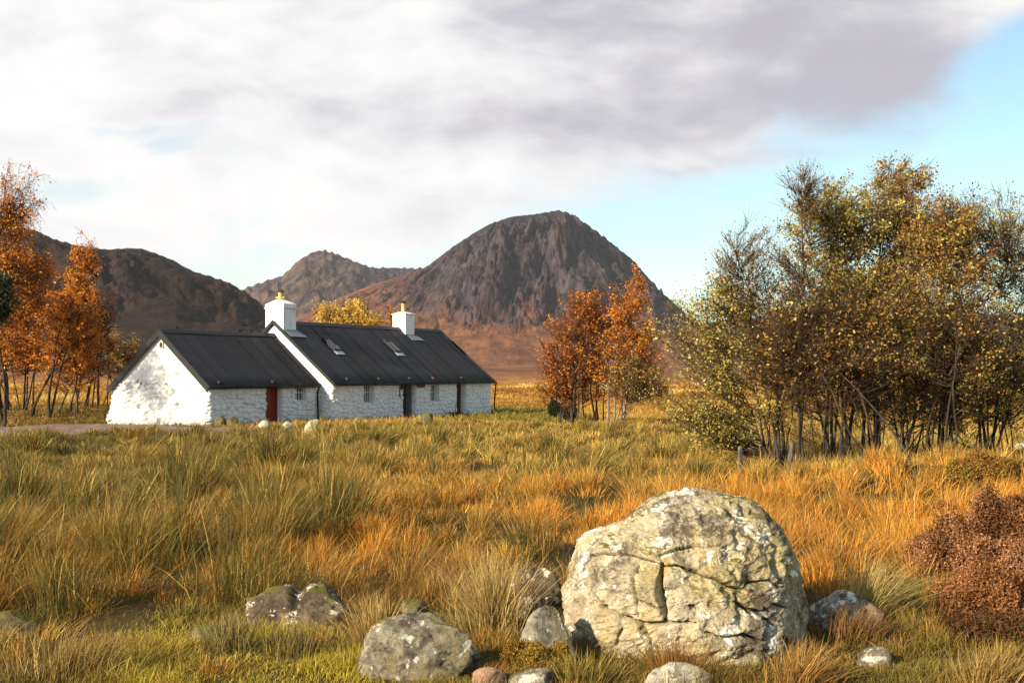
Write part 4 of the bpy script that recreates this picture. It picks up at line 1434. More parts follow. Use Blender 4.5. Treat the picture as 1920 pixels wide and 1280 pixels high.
b = at(1690, 24.0)
tree('willow_tree', 'olive leaved willow just right of the tallest tree in the right-hand group', b,
     crown_px(b, [(1700, 560, 85, 100, 1.0), (1750, 450, 75, 80, .8), (1640, 660, 80, 90, .7), (1740, 690, 80, 90, .6), (1680, 740, 80, 50, .3)]), 5, 130, 14, 11000, 'mixed', .060, BARK_GREY, .055, 'tree', RG, 0, 105, .22, .15)
b = at(1762, 25.2)
tree('alder_tree', 'thin dark brown leaved tree between the willow and the right-edge tree', b,
     crown_px(b, [(1790, 440, 70, 80, .8), (1780, 600, 85, 110, 1.0), (1760, 720, 80, 80, .8)]), 5, 140, 15, 5200, 'brown', .055, BARK_DARK, .055, 'tree', RG, 0, 106, .22, .3)
b = at(1850, 24.5)
tree('alder_tree', 'sparse dark tree at the right edge with upright olive-tipped branches', b,
     crown_px(b, [(1870, 450, 75, 100, 1.0), (1900, 600, 90, 110, 1.0), (1840, 700, 80, 80, .6), (1940, 480, 60, 90, .4)]), 5, 150, 15, 6800, 'olive', .052, BARK_DARK, .055, 'tree', RG, 0, 107, .18, .3)
b = at(1660, 27.5)
tree('hazel_shrub', 'orange-brown leaved undergrowth shrub behind the trunks of the right-hand group', b,
     crown_px(b, [(1600, 730, 140, 70, 1.0), (1740, 720, 130, 75, 1.0), (1480, 735, 110, 70, .8)]), 12, 150, 14, 7500, 'straw', .055, BARK_DARK, .03, 'shrub', RG, 0, 108, .9, .2)
b = at(1830, 27.0)
tree('hazel_shrub', 'brown leafed twiggy shrub low behind the right-edge tree', b,
     crown_px(b, [(1830, 740, 110, 80, 1.0), (1900, 700, 90, 90, .8)]), 10, 160, 16, 5600, 'brown', .055, BARK_DARK, .03, 'shrub', RG, 0, 109, .6, .3)

b = at(1590, 22.6)
tree('alder_tree', 'twiggy red-brown tree with few leaves filling the middle front of the right-hand group', b,
     crown_px(b, [(1540, 600, 110, 120, 1.0), (1640, 620, 110, 110, .9), (1480, 640, 90, 100, .7)]), 7, 120, 17, 3400, 'mixed', .060, BARK_DARK, .05, 'tree', RG, 0, 142, .8, .3, .5)
b = at(1725, 23.2)
tree('alder_tree', 'brown leaved tree with dark stems filling the gap left of the right-edge tree', b,
     crown_px(b, [(1770, 560, 100, 130, 1.0), (1800, 440, 70, 80, .7), (1740, 660, 110, 100, .9), (1830, 640, 80, 100, .6)]), 6, 130, 15, 6800, 'mixed', .060, BARK_DARK, .05, 'tree', RG, 0, 143, .6, .25, .5)

for k_, (px_, d_, ty, txt) in enumerate(((1460, 24.6, 640, 'thin bare sapling between the left-leaning willow and the nearly bare birch'),
                                         (1530, 22.4, 660, 'thin bare sapling in front of the nearly bare birch stem'),
                                         (1648, 23.2, 620, 'thin bare sapling in front of the tallest tree of the right-hand group'),
                                         (1722, 25.0, 640, 'thin bare sapling just right of the olive willow stems'),
                                         (1800, 23.6, 650, 'thin bare sapling between the dark brown tree and the right-edge tree'))):
    b = at(px_, d_)
    tree('sapling', txt, b, crown_px(b, [(px_ + 6, 700, 46, 90, 1.0), (px_ - 8, ty, 36, 60, .5)]), 3, 42, 12, 420, 'brown', .05, BARK_DARK, .028, 'sapling', 'bare saplings among the right-hand trees', 0, 150 + k_, .25, .3, .5)

MG = 'orange trees right of the cottage'
b = at(1078, 54.0)
tree('rowan_tree', 'broad rust leaved tree with low fanning branches right of the cottage', b,
     crown_px(b, [(1066, 660, 60, 78, 1.0), (1042, 700, 40, 48, .5), (1092, 590, 36, 50, .5), (1085, 720, 50, 40, .4)]), 7, 150, 15, 6800, 'rust', .095, BARK_DARK, .08, 'tree', MG, 0, 111, .4, .22, .55, .5)
b = at(1112, 55.5)
tree('birch_tree', 'slim rust birch between the broad tree and the tallest orange birch', b,
     crown_px(b, [(1122, 605, 56, 70, 1.0), (1125, 690, 60, 58, .7), (1090, 580, 34, 40, .3)]), 4, 110, 14, 5200, 'rust', .09, BARK_DARK, .08, 'tree', MG, 0, 112, .35, .2, .5, .5)
b = at(1150, 53.0)
tree('birch_tree', 'tallest orange birch of the middle group with a pale upper stem', b,
     crown_px(b, [(1178, 562, 38, 56, .7), (1182, 630, 60, 66, 1.2), (1200, 690, 56, 58, .8), (1150, 660, 60, 70, .6)]), 4, 140, 15, 8200, 'orange', .085, BARK_BIRCH, .085, 'tree', MG, 0, 113, .3, .12, .5, .45)
b = at(1166, 51.5)
tree('willow_tree', 'low olive leaved bush leaning right at the foot of the tallest orange birch', b,
     crown_px(b, [(1178, 705, 46, 42, 1.0), (1222, 725, 40, 36, .8)]), 5, 80, 13, 2600, 'mixed', .085, BARK_GREY, .05, 'shrub', MG, 0, 114, .25, .2, .5, .4)

LG = 'autumn birches left of the cottage'
b = at(8, 62)
tree('birch_tree', 'very tall orange birch at the left edge with drooping bare twigs at its top', b,
     crown_px(b, [(12, 390, 44, 60, .8), (-10, 480, 80, 80, 1.0), (60, 360, 24, 50, .22), (30, 318, 42, 36, .22), (20, 580, 66, 90, .8), (30, 500, 50, 60, .5)]), 3, 150, 16, 9500, 'orange', .11, BARK_DARK, .15, 'tree', LG, .9, 121, .3, .12, 1.0, .1)
b = at(85, 60)
tree('birch_tree', 'bright orange birch with a curving dark stem leaning right', b,
     crown_px(b, [(145, 550, 44, 60, 1.0), (152, 470, 24, 40, .30), (115, 610, 55, 60, .8), (160, 640, 40, 50, .4)]), 3, 110, 14, 6500, 'orange', .10, BARK_DARK, .11, 'tree', LG, .25, 122, .3, .08, .6, .3)
b = at(125, 61)
tree('birch_tree', 'orange birch with two upright stems nearest left of the lone dark post', b,
     crown_px(b, [(150, 630, 50, 66, 1.0), (125, 690, 60, 50, .7)]), 4, 90, 13, 4600, 'orange', .10, BARK_GREY, .09, 'tree', LG, .2, 123, .3, .2, .6, .3)
b = at(52, 63)
tree('birch_tree', 'deep orange birch behind the leaning birch, its crown joining the left edge tree', b,
     crown_px(b, [(60, 560, 55, 66, 1.0), (45, 640, 70, 66, 1.0), (75, 500, 30, 40, .3)]), 4, 120, 13, 7500, 'orange', .10, BARK_DARK, .10, 'tree', LG, .3, 124, .3, .1, .6, .3)
b = at(20, 66)
tree('birch_tree', 'rust coloured low birch at the left edge below the tall one', b,
     crown_px(b, [(15, 660, 60, 55, 1.0), (-20, 620, 60, 70, .8)]), 4, 100, 13, 5000, 'rust', .10, BARK_DARK, .08, 'tree', LG, .2, 125, .5, .2, .6, .3)
b = at(160, 65)
tree('birch_tree', 'rusty sparse birch behind the two-stemmed birch', b,
     crown_px(b, [(165, 660, 48, 60, 1.0), (190, 600, 25, 60, .4)]), 4, 100, 14, 2600, 'rust', .10, BARK_DARK, .08, 'tree', LG, .1, 126, .5, .3, .6, .4)
b = at(205, 70)
tree('rowan_tree', 'sparse yellow-brown small tree rising behind the left gable', b,
     crown_px(b, [(215, 660, 44, 48, 1.0), (240, 680, 26, 40, .5)]), 5, 90, 14, 2600, 'straw', .10, BARK_DARK, .06, 'tree', LG, 0, 127, .5, .25, .6, .4)
b = at(4, 57)
tree('holly_tree', 'dark green leafed tree at the left edge in front of the orange birches', b,
     crown_px(b, [(-14, 545, 38, 46, 1.0), (4, 575, 24, 30, .5)]), 2, 70, 14, 5200, 'green', .12, BARK_DARK, .11, 'tree', None, 0, 128, .1, .0, .5, .3)
b = at(660, 92)
tree('willow_shrub', 'bright yellow leaved bush behind the main roof between the chimneys', b,
     crown_px(b, [(640, 608, 48, 26, 1.0), (690, 610, 36, 20, .8), (615, 590, 22, 22, .35), (668, 585, 22, 20, .3)]), 7, 120, 14, 8000, 'yellow', .13, BARK_GREY, .07, 'shrub', None, 0, 129, .8, .05, .8, .6)
b = Vector((-31.5, 46.5, float(G(-31.5, 46.5))))
tree('birch_tree', 'sparse birch standing by the track left of the picture, its branches shading the white gable', b,
     [(0, 0, 10.2, 2.6, 2.6, 2.8, 1.0), (1.2, -.8, 8.6, 2.6, 2.6, 1.8, .8)], 3, 110, 16, 6500, 'orange', .065, BARK_DARK, .12, 'tree', None, .3, 141, .3, .2, .6, .3)
b = at(738, 90)
tree('birch_tree', 'thin orange sapling showing just left of the right chimney', b,
     crown_px(b, [(738, 600, 10, 34, 1.0)]), 2, 26, 8, 500, 'orange', .11, BARK_DARK, .05, 'tree', None, 0, 130, .2, .1, .5, .6)


def shrub_dark(px, d, w_, h_, label, seed):
    b = at(px, d)
    r_ = np.random.default_rng(seed)
    t = thing('juniper_bush', label, 'bush', tuple(b))
    n = 1500
    d_ = r_.normal(size=(n, 3)); d_ /= np.linalg.norm(d_, axis=1, keepdims=True)
    pos = d_ * r_.uniform(.55, 1, n)[:, None] * np.array([w_ / 2, w_ / 2, h_ / 2]) + np.array([0, 0, h_ / 2])
    pos *= (1 + .25 * fbm(pos[:, 0] * 3, pos[:, 1] * 3, pos[:, 2] * 3, 2, seed))[:, None]
    add_leaves('foliage', pos, .13 * r_.uniform(.5, 1.2, n), np.array(PAL['green'])[r_.integers(0, 3, n)] * .7, t, r_, .5)
    P = np.zeros((10, 3, 3)); P[:, 1] = r_.normal(0, .12, (10, 3)) + [0, 0, h_ * .4]; P[:, 2] = P[:, 1] * 1.2 + np.array([0, 0, h_ * .45])
    v, q = tubes(P, np.full((10, 3), .025), 5)
    mesh_np('stem', v, q, None, BARK_DARK, t)


shrub_dark(1039, 62, .85, 1.05, 'small dark juniper bush standing alone by a post right of the cottage', 5)
shrub_dark(1068, 59, 1.0, 1.3, 'dark juniper bush at the foot of the broad rust tree', 6)

# fence posts
M_POST = bark_mat('weathered_post', (0.05, 0.04, 0.032), (0.22, 0.19, 0.15), 8)
M_POSTD = bark_mat('dark_post', (0.02, 0.016, 0.013), (0.06, 0.05, 0.04), 8)


def post(px, py_top, d, label, mat, r=.05, lean=(0, 0), grp='fence posts'):
    b = at(px, d)
    h = CAMZ - (py_top - HOR) / FPX * d - b.z
    bm = bmesh.new()
    tube_bm(bm, [(0, 0, -.2), (lean[0] * .4 * h, lean[1] * .4 * h, h * .4), (lean[0] * h, lean[1] * h, h * .985), (lean[0] * h, lean[1] * h, h)], [r * 1.05, r, r * .95, r * .7], 8)
    o = bm_obj('fence_post', bm, mat, None, True)
    o.location = b
    tag(o, label, 'post', grp)


post(1388, 836, 21.2, 'pale fence post under the left end of the right-hand trees', M_POST)
post(1478, 828, 20.8, 'leaning pale fence post at the front of the right-hand trees', M_POST, .05, (.12, 0))
post(1578, 838, 22.0, 'dark fence post among the trunks of the right-hand trees', M_POSTD)
post(1828, 832, 21.0, 'short dark fence post beside the right-edge tree trunk', M_POSTD)
post(1876, 838, 20.0, 'dark leaning fence post on the rise beside the heather mound', M_POSTD, .05, (-.06, 0))
post(1168, 784, 46.0, 'short dark post right of the tallest orange birch', M_POSTD, .06)
post(1036, 742, 63.0, 'thin dark post behind the lone juniper bush', M_POSTD, .07)
post(1058, 755, 60.5, 'slanting dark post left of the broad rust tree', M_POSTD, .07, (.12, 0))
post(184, 690, 63.0, 'tall thin dark post left of the white gable', M_POSTD, .07)


# fence wires between the posts in front of the trees
bm = bmesh.new()
pw = [at(1388, 21.2), at(1478, 20.8), at(1578, 22.0), at(1700, 21.6), at(1828, 21.0), at(1876, 20.0)]
for hgt in (.30, .55, .78):
    for a_, b2 in zip(pw, pw[1:]):
        m_ = (a_ + b2) / 2
        tube_bm(bm, [(a_.x, a_.y - .06, a_.z + hgt), (m_.x, m_.y - .06, m_.z + hgt - .02), (b2.x, b2.y - .06, b2.z + hgt)], .0022, 4)
tag(bm_obj('fence_wire', bm, plain('galvanised_wire', (0.07, 0.065, 0.06), .7, .2), None), 'sagging grey fence wires strung between posts under the right-hand trees', 'fence wire')


# ------------------------------------------------------------------ heather
HEATH = leafy_mat('heather_sprigs', .2, .8, .1)
HZ = []           # heather zones (x, y, rx, ry)


def heather(px, py_base, wpx, hpx, label, seed, pal, n=9000, depth=.9, sprig=.030, d=None):
    b = W(px, py_base) if d is None else at(px, d)
    w_ = wpx / FPX * b.y; h_ = hpx / FPX * b.y
    r_ = np.random.default_rng(seed)
    t = thing('heather_bush', label, 'heather', (b.x, b.y, b.z), 0, 'heather bushes on the right')
    HZ.append((b.x, b.y, w_ * .5, w_ * depth * .5))
    m_ = 16; n = int(n * 1.35)                                            # one bush is a heap of unequal clumps
    ca = r_.uniform(0, 2 * np.pi, m_); cr = np.sqrt(r_.uniform(0, 1, m_)) * .78; cr[0] = 0
    ccx, ccy = cr * np.cos(ca) * w_ / 2, cr * np.sin(ca) * w_ * depth / 2
    crad = r_.uniform(.20, .38, m_) * w_ * .5; chh = h_ * r_.uniform(.45, 1.05, m_) * (1 - .45 * cr)
    k_ = r_.choice(m_, n, p=crad ** 2 / (crad ** 2).sum())
    th = r_.uniform(0, 2 * np.pi, n); rr = np.sqrt(r_.uniform(0, 1, n))
    ed = 1 + .35 * pnoise(np.cos(th) * 2 + k_ * 3.1, np.sin(th) * 2, 1.5, seed + 9)
    x = ccx[k_] + rr * np.cos(th) * crad[k_] * ed; y = ccy[k_] + rr * np.sin(th) * crad[k_] * ed
    z = chh[k_] * np.sqrt(np.clip(1 - rr ** 2.4, 0, 1)) * (1 + .5 * fbm(x * 6, y * 6, 0, 3, seed, gain=.6)) - .03
    z = z * np.where(r_.uniform(0, 1, n) < .35, r_.uniform(.25, 1, n), r_.uniform(.84, 1.12, n))
    pal_ = np.array(pal)
    patch = fbm(x * 4, y * 4, 7, 2, seed + 3)
    ci = np.clip(((patch + .5) * len(pal_) + r_.normal(0, .7, n)).astype(int), 0, len(pal_) - 1)
    c0 = pal_[ci] * r_.uniform(.65, 1.35, n)[:, None]
    # each sprig: a short spike with five leaf-sized faces
    K = 6
    dirv = np.stack([x / w_ * 1.3, y / w_ * 1.3, np.full(n, .8)], 1) + r_.normal(0, .25, (n, 3))
    dirv /= np.linalg.norm(dirv, axis=1, keepdims=True)
    base_ = np.stack([x, y, z], 1)
    pos = np.concatenate([base_ + dirv * (k * sprig * .62) + r_.normal(0, sprig * .22 * (1.3 - k / K), (n, 3)) for k in range(K)])
    col = np.tile(c0, (K, 1))
    add_leaves('foliage', pos, sprig * .62 * r_.uniform(.6, 1.3, n * K), col, t, r_, .7, HEATH)
    m = 160
    k = r_.integers(0, n, m)
    P = np.stack([np.stack([x[k] * .4, y[k] * .4, np.full(m, -.03)], 1), np.stack([x[k] * .8, y[k] * .8, z[k] * .6], 1), base_[k]], 1)
    v, q = tubes(P, np.full((m, 3), .004), 4)
    mesh_np('stems', v, q, None, BARK_TWIG, t)


PINK = [(.10, .042, .016), (.19, .084, .032), (.30, .138, .058), (.40, .20, .105)]
REDD = [(.095, .038, .014), (.18, .074, .025), (.28, .118, .042), (.36, .165, .068)]
DARKH = [(.05, .026, .012), (.09, .042, .018), (.13, .055, .022), (.07, .055, .02)]
MOUND = [(.16, .068, .016), (.24, .11, .024), (.27, .16, .03), (.16, .13, .022)]
heather(1842, 1075, 270, 140, 'largest pinkish brown heather bush on the right', 201, PINK, 13000, .9, .034)
heather(1935, 1000, 170, 90, 'brown heather bush cut by the right edge behind the largest bush', 202, PINK, 8000, .9, .036)
heather(1915, 1100, 120, 80, 'pinkish heather bush cut by the right edge in front of the largest bush', 203, PINK, 7000, .9, .032)
heather(1845, 1150, 230, 100, 'reddish heather bush in front of the largest pinkish bush', 204, REDD, 9000, .8, .028)
heather(1870, 1205, 190, 58, 'dark shaded heather bush lowest on the right', 205, DARKH, 8000, .7, .026)
heather(1765, 985, 80, 40, 'low red heather tuft at the edge of the orange grass', 206, REDD, 4000, .9, .034)
heather(1848, 905, 125, 46, 'rounded mossy heather mound beside the leaning post', 207, MOUND, 7000, .8, .05)
heather(1780, 905, 70, 26, 'small low brown heather mound left of the mossy mound', 208, MOUND, 3500, .8, .05)
heather(1008, 1262, 130, 70, 'ochre mossy hummock between the grey rocks left of the boulder', 209, [(.16, .085, .012), (.24, .14, .02), (.30, .18, .03), (.2, .15, .03)], 7000, .7, .018)


# ------------------------------------------------------------------ grass (stuff)
GRASS = leafy_mat('dry_moor_grass', .24, .6, .25)
straw = np.array((.58, .385, .095)); gold = np.array((.47, .24, .034)); orange = np.array((.50, .195, .016)); rust = np.array((.23, .072, .014))
olive = np.array((.125, .105, .016)); green = np.array((.042, .052, .012)); ygreen = np.array((.32, .26, .036))


def blade_mesh(name, x, y, z, h, wd, lx, ly, col, tipc, mat, r_, curve=1.6):
    n = len(x)
    ts = np.array([0, .38, .74, 1.0]); ws = np.array([.8, 1.0, .66, 0])
    lean = np.stack([lx, ly], 1)
    ll = np.clip(np.hypot(lx, ly), 0, 1.3)
    side_a = r_.uniform(0, 2 * np.pi, n)
    sx, sy = np.cos(side_a), np.sin(side_a)
    V = np.zeros((n, 7, 3), np.float32); C = np.zeros((n, 7, 3), np.float32)
    kx = r_.normal(0, .05, n) * h; ky = r_.normal(0, .05, n) * h
    k = 0
    for i, (t, w_) in enumerate(zip(ts, ws)):
        cx = x + lx * h * t ** curve + kx * np.sin(t * 3.1); cy = y + ly * h * t ** curve + ky * np.sin(t * 3.1)
        cz = z + h * (t - .38 * ll ** 1.3 * t ** 2.2)
        cc = col * (1 - t ** 1.5 * .8) + tipc * (t ** 1.5 * .8)
        if i < 3:
            V[:, k] = np.stack([cx - sx * wd * w_ / 2, cy - sy * wd * w_ / 2, cz], 1)
            V[:, k + 1] = np.stack([cx + sx * wd * w_ / 2, cy + sy * wd * w_ / 2, cz], 1)
            C[:, k] = cc; C[:, k + 1] = cc; k += 2
        else:
            V[:, k] = np.stack([cx, cy, cz], 1); C[:, k] = cc
    b0 = (np.arange(n) * 7)[:, None]
    q = np.concatenate([b0 + np.array([[0, 1, 3, 2]]), b0 + np.array([[2, 3, 5, 4]])])
    t_ = b0 + np.array([[4, 5, 6]])
    o = mesh_np(name, V.reshape(-1, 3), q, t_, mat, None, C.reshape(-1, 3))
    return o


def blocked(x, y, grow=0.0):
    m = np.zeros(len(x), bool)
    for (fx, fy, rx, ry) in FOOT:
        m |= ((x - fx) / (rx + grow)) ** 2 + ((y - fy) / (ry + grow)) ** 2 < 1
    l, v = house_local(x, y)
    m |= (l > -.35) & (l < 8.4) & (v > -.15) & (v < 7.6)
    m |= (l > 8) & (l < 24.8) & (v > -1.25) & (v < 8)
    m |= on_track(x, y)
    return m


def heath_mask(x, y):
    m = np.zeros(len(x), bool)
    for (fx, fy, rx, ry) in HZ:
        m |= ((x - fx) / (rx * .85)) ** 2 + ((y - fy) / (ry * .85)) ** 2 < 1
    return m


def tall_amount(x, y):
    """1 where the tall tussock grass grows, 0 on the mossy turf by the rocks"""
    aa = x / y
    near = np.interp(aa, [-.60, -.42, -.38, -.30, -.16, -.13, -.02, .03, .06, .26, .30, .37, .41, .52, .60], [6.1, 6.2, 6.9, 7.6, 7.9, 7.9, 7.8, 7.7, 7.4, 7.4, 7.5, 8.6, 9.3, 10.5, 11])
    near = near + .35 * pnoise(x * 1.1, y * 1.1, 0, 88)
    t = sstep(y, near - .25, near + .45)
    l, v = house_local(x, y)
    yard = sstep(v, -6.5, -2.0) * (l > -1) * (l < 8.0)          # short turf in front of the wing
    t = t * (1 - .75 * yard)
    return t


def grass_palette(x, y, r_, n1, n2, n3):
    aa = x / y
    d = y
    g = .34 * n1 + .29 * sstep(aa, -.12, -.34) * sstep(d, 8.5, 13) + .10 * sstep(d, 18, 30) - .35 * sstep(aa, .16, .26) * (1 - sstep(d, 14, 24)) - .10 * sstep(-d, -16, -9) 
    o = .13 + .36 * n2 + .42 * sstep(aa, .18, .27) * np.exp(-((d - 11) / 4.5) ** 2) + .24 * np.exp(-((d - 13) / 5) ** 2) * sstep(aa, -.35, -.12) - .22 * sstep(d, 19, 28)
    s_ = .3 * n3 + .25 * sstep(d, 18, 26) + .25 * sstep(aa, .22, .34) * sstep(d, 13, 17)
    c = np.repeat(((gold * .62 + straw * .22 + olive * .16))[None], len(x), 0)
    c = mixc(sstep(s_, .0, .38) * .8, c, straw * .75 + ygreen * .25)
    c = mixc(sstep(o, .02, .34), c, orange)
    c = mixc(sstep(o, -.02, -.26) * .35, c, ygreen)
    c = mixc(sstep(n3, .12, .42) * sstep(-d, -19, -13) * .5, c, rust)
    wet = fbm(x / 1.7, y / 2.4, 4, 3, 87) * 1.5
    c = mixc(sstep(wet, .0, .4) * .75 * (1 - .6 * sstep(aa, .14, .22)), c, np.array((.13, .072, .018)))
    c = mixc(sstep(g, .02, .28) * .92, c, olive * .6 + green * .4)
    c = mixc(sstep(g, .26, .5) * .8, c, green)
    return c


def tall_grass():
    r_ = np.random.default_rng(77)
    cls, xs, ys = [], [], []
    # (near, far, low grass clumps per m2, rush clumps per m2)
    for d0, d1, rho, rush in ((5.6, 9, 8.0, .5), (9, 14, 6.4, .60), (14, 22, 4.0, .48), (22, 34, 2.6, .36), (34, 50, 1.9, .22), (50, 78, 1.0, .03), (78, 110, .45, 0)):
        wide = .78 if d1 < 40 else .60
        area = wide * (d1 * d1 - d0 * d0)
        for c_, rr in ((0, rho), (1, rush)):
            n = int(area * rr)
            d = np.sqrt(r_.uniform(d0 * d0, d1 * d1, n)); a_ = r_.uniform(-wide, wide, n)
            xs.append(a_ * d); ys.append(d); cls.append(np.full(n, c_))
    cx, cy, cl = np.concatenate(xs), np.concatenate(ys), np.concatenate(cls)
    aa = cx / cy
    u = r_.uniform(0, 1, len(cx))
    ta = tall_amount(cx, cy)
    scrub = (.30 + .65 * sstep(fbm(cx * 1.3, cy * 1.3, 0, 2, 89), -.05, .2)) * np.where((aa > -.36) & (aa < -.14) & (cy < 7.3), .35, 1)      # rough grass among the moss and stones
    ok = ~blocked(cx, cy) & (u < np.maximum(ta, np.where(cl == 0, scrub, 0))) & ~(heath_mask(cx, cy) & (u < .86))
    l, v = house_local(cx, cy)
    lawn = (cy > 55) & (aa < .06) & (aa > -.06)
    ok &= ~(lawn & (u < .95))
    ok &= ~((cy > 50) & (aa < -.05) & (cy < 110) & (u < .6))
    ok &= ~((l > 0) & (l < 8) & (v > -4.5) & (u < .8))
    ok &= ~((v > np.where(l > 8, -1.9, -.8)) & (l > -6) & (l < 26) & (v < 12))
    # rushes grow mostly on the left and in the middle, hardly in the orange grass at the right
    ru = sstep(fbm(cx / 6, cy / 6, 0, 2, 80), -.35, .25)
    ok &= ~((cl == 1) & (u > ru * np.where(aa < -.12, 1.0, np.where(aa < .16, .46, .22)) * np.where((aa > .14) & (cy < 20), .25, 1)))
    cx, cy, cl, aa, ta = cx[ok], cy[ok], cl[ok], aa[ok], ta[ok]
    nt = len(cx)
    rush = cl == 1
    n1 = fbm(cx / 4.2, cy / 5.5, 0, 3, 81) * 1.5; n2 = fbm(cx / 3.0, cy / 4.0, 0, 3, 82) * 1.5; n3 = fbm(cx / 2.2, cy / 3.0, 0, 3, 83) * 1.5
    n1 += r_.normal(0, .22, nt); n2 += r_.normal(0, .2, nt); n3 += r_.normal(0, .2, nt)
    colT = grass_palette(cx, cy, r_, n1, n2, n3)
    rc = mixc(r_.uniform(0, 1, nt), green, olive)
    rc = mixc(sstep(n2, .15, .5) * .7, rc, gold * .6 + olive * .2)
    rc = mixc(sstep(cy, 26, 40) * .5 * (aa > -.2), rc, ygreen)
    colT = np.where(rush[:, None], rc, colT)
    colT = colT * np.exp(r_.normal(0, .22, nt))[:, None]
    hT = np.where(rush, r_.uniform(.50, .98, nt), .28 + .22 * fbm(cx / 2.5, cy / 2.5, 0, 2, 84) + r_.normal(0, .07, nt))
    hT = np.clip(hT, .14, 1.0) * np.interp(cy, [6, 8, 12, 40, 50, 80], [.62, .85, 1.0, 1.0, .8, .6])
    hT *= np.where(house_local(cx, cy)[1] > -7, .78, 1.0) * (.55 + .45 * ta)
    colT = mixc((1 - ta) * .7 * (cy < 12), colT, mixc(r_.uniform(0, 1, nt), olive * .7, rust))
    hT *= np.where((aa > .14) & ~rush, 1.22, 1.0)
    rT = np.where(rush, r_.uniform(.20, .42, nt), r_.uniform(.10, .24, nt)) * np.interp(cy, [6, 20, 60], [.9, .95, 1.1])
    hT = np.where(rush & (cy > 18), hT * .80, hT)
    wind = .34 * pnoise(cx / 5, cy / 5, 0, 85) + .12
    wx = wind + r_.normal(0, .16, nt); wy = -.02 + .2 * pnoise(cx / 4, cy / 4, 3, 86)
    per = np.interp(cy, [5.6, 8, 12, 20, 35, 60, 110], [190, 180, 150, 120, 85, 60, 50]) * r_.uniform(.5, 1.5, nt) * np.where(rush, 3.6, 1)
    per = per.astype(int)
    k = np.repeat(np.arange(nt), per)
    n = len(k)
    ang = r_.uniform(0, 2 * np.pi, n); rad = np.abs(r_.normal(0, .75, n)) * rT[k]
    ox, oy = np.cos(ang) * rad, np.sin(ang) * rad
    x, y = cx[k] + ox, cy[k] + oy
    good = ~blocked(x, y)
    k, x, y, ox, oy = k[good], x[good], y[good], ox[good], oy[good]
    n = len(k)
    z = G(x, y) - .02
    h = hT[k] * r_.uniform(.45, 1.18, n) * (1 + (r_.uniform(0, 1, n) < .05) * .4)
    out_ = r_.uniform(.25, .75, n) / rT[k] * np.where(rush[k], .75, 1)
    lx = wx[k] + ox * out_ + r_.normal(0, .17, n); ly = wy[k] + oy * out_ + r_.normal(0, .17, n)
    broken = r_.uniform(0, 1, n) < .05
    lx = np.where(broken, r_.normal(0, .9, n), lx); ly = np.where(broken, r_.normal(0, .6, n), ly)
    wd = np.maximum(.0036, .00046 * y) * r_.uniform(.55, 1.35, n)
    jit = np.exp(r_.normal(0, .30, n))[:, None]
    c = colT[k] * jit
    odd = r_.uniform(0, 1, n)
    c = np.where((odd < .11)[:, None], straw * jit * .95, c)
    c = np.where(((odd > .15) & (odd < .27))[:, None], rust * jit, c)
    c = np.where(((odd > .24) & (odd < .34))[:, None], olive * jit, c)
    tip = c * .80 + straw * np.where(rush[k], .16, .24)[:, None]
    o = blade_mesh('moor_grass', x, y, z, h, wd, lx, ly, c, tip, GRASS, r_)
    struct(o, 'stuff', 'tall tussocky moor grass in straw, orange and olive covering the foreground', 'grass')
    return n


n_blades = tall_grass()


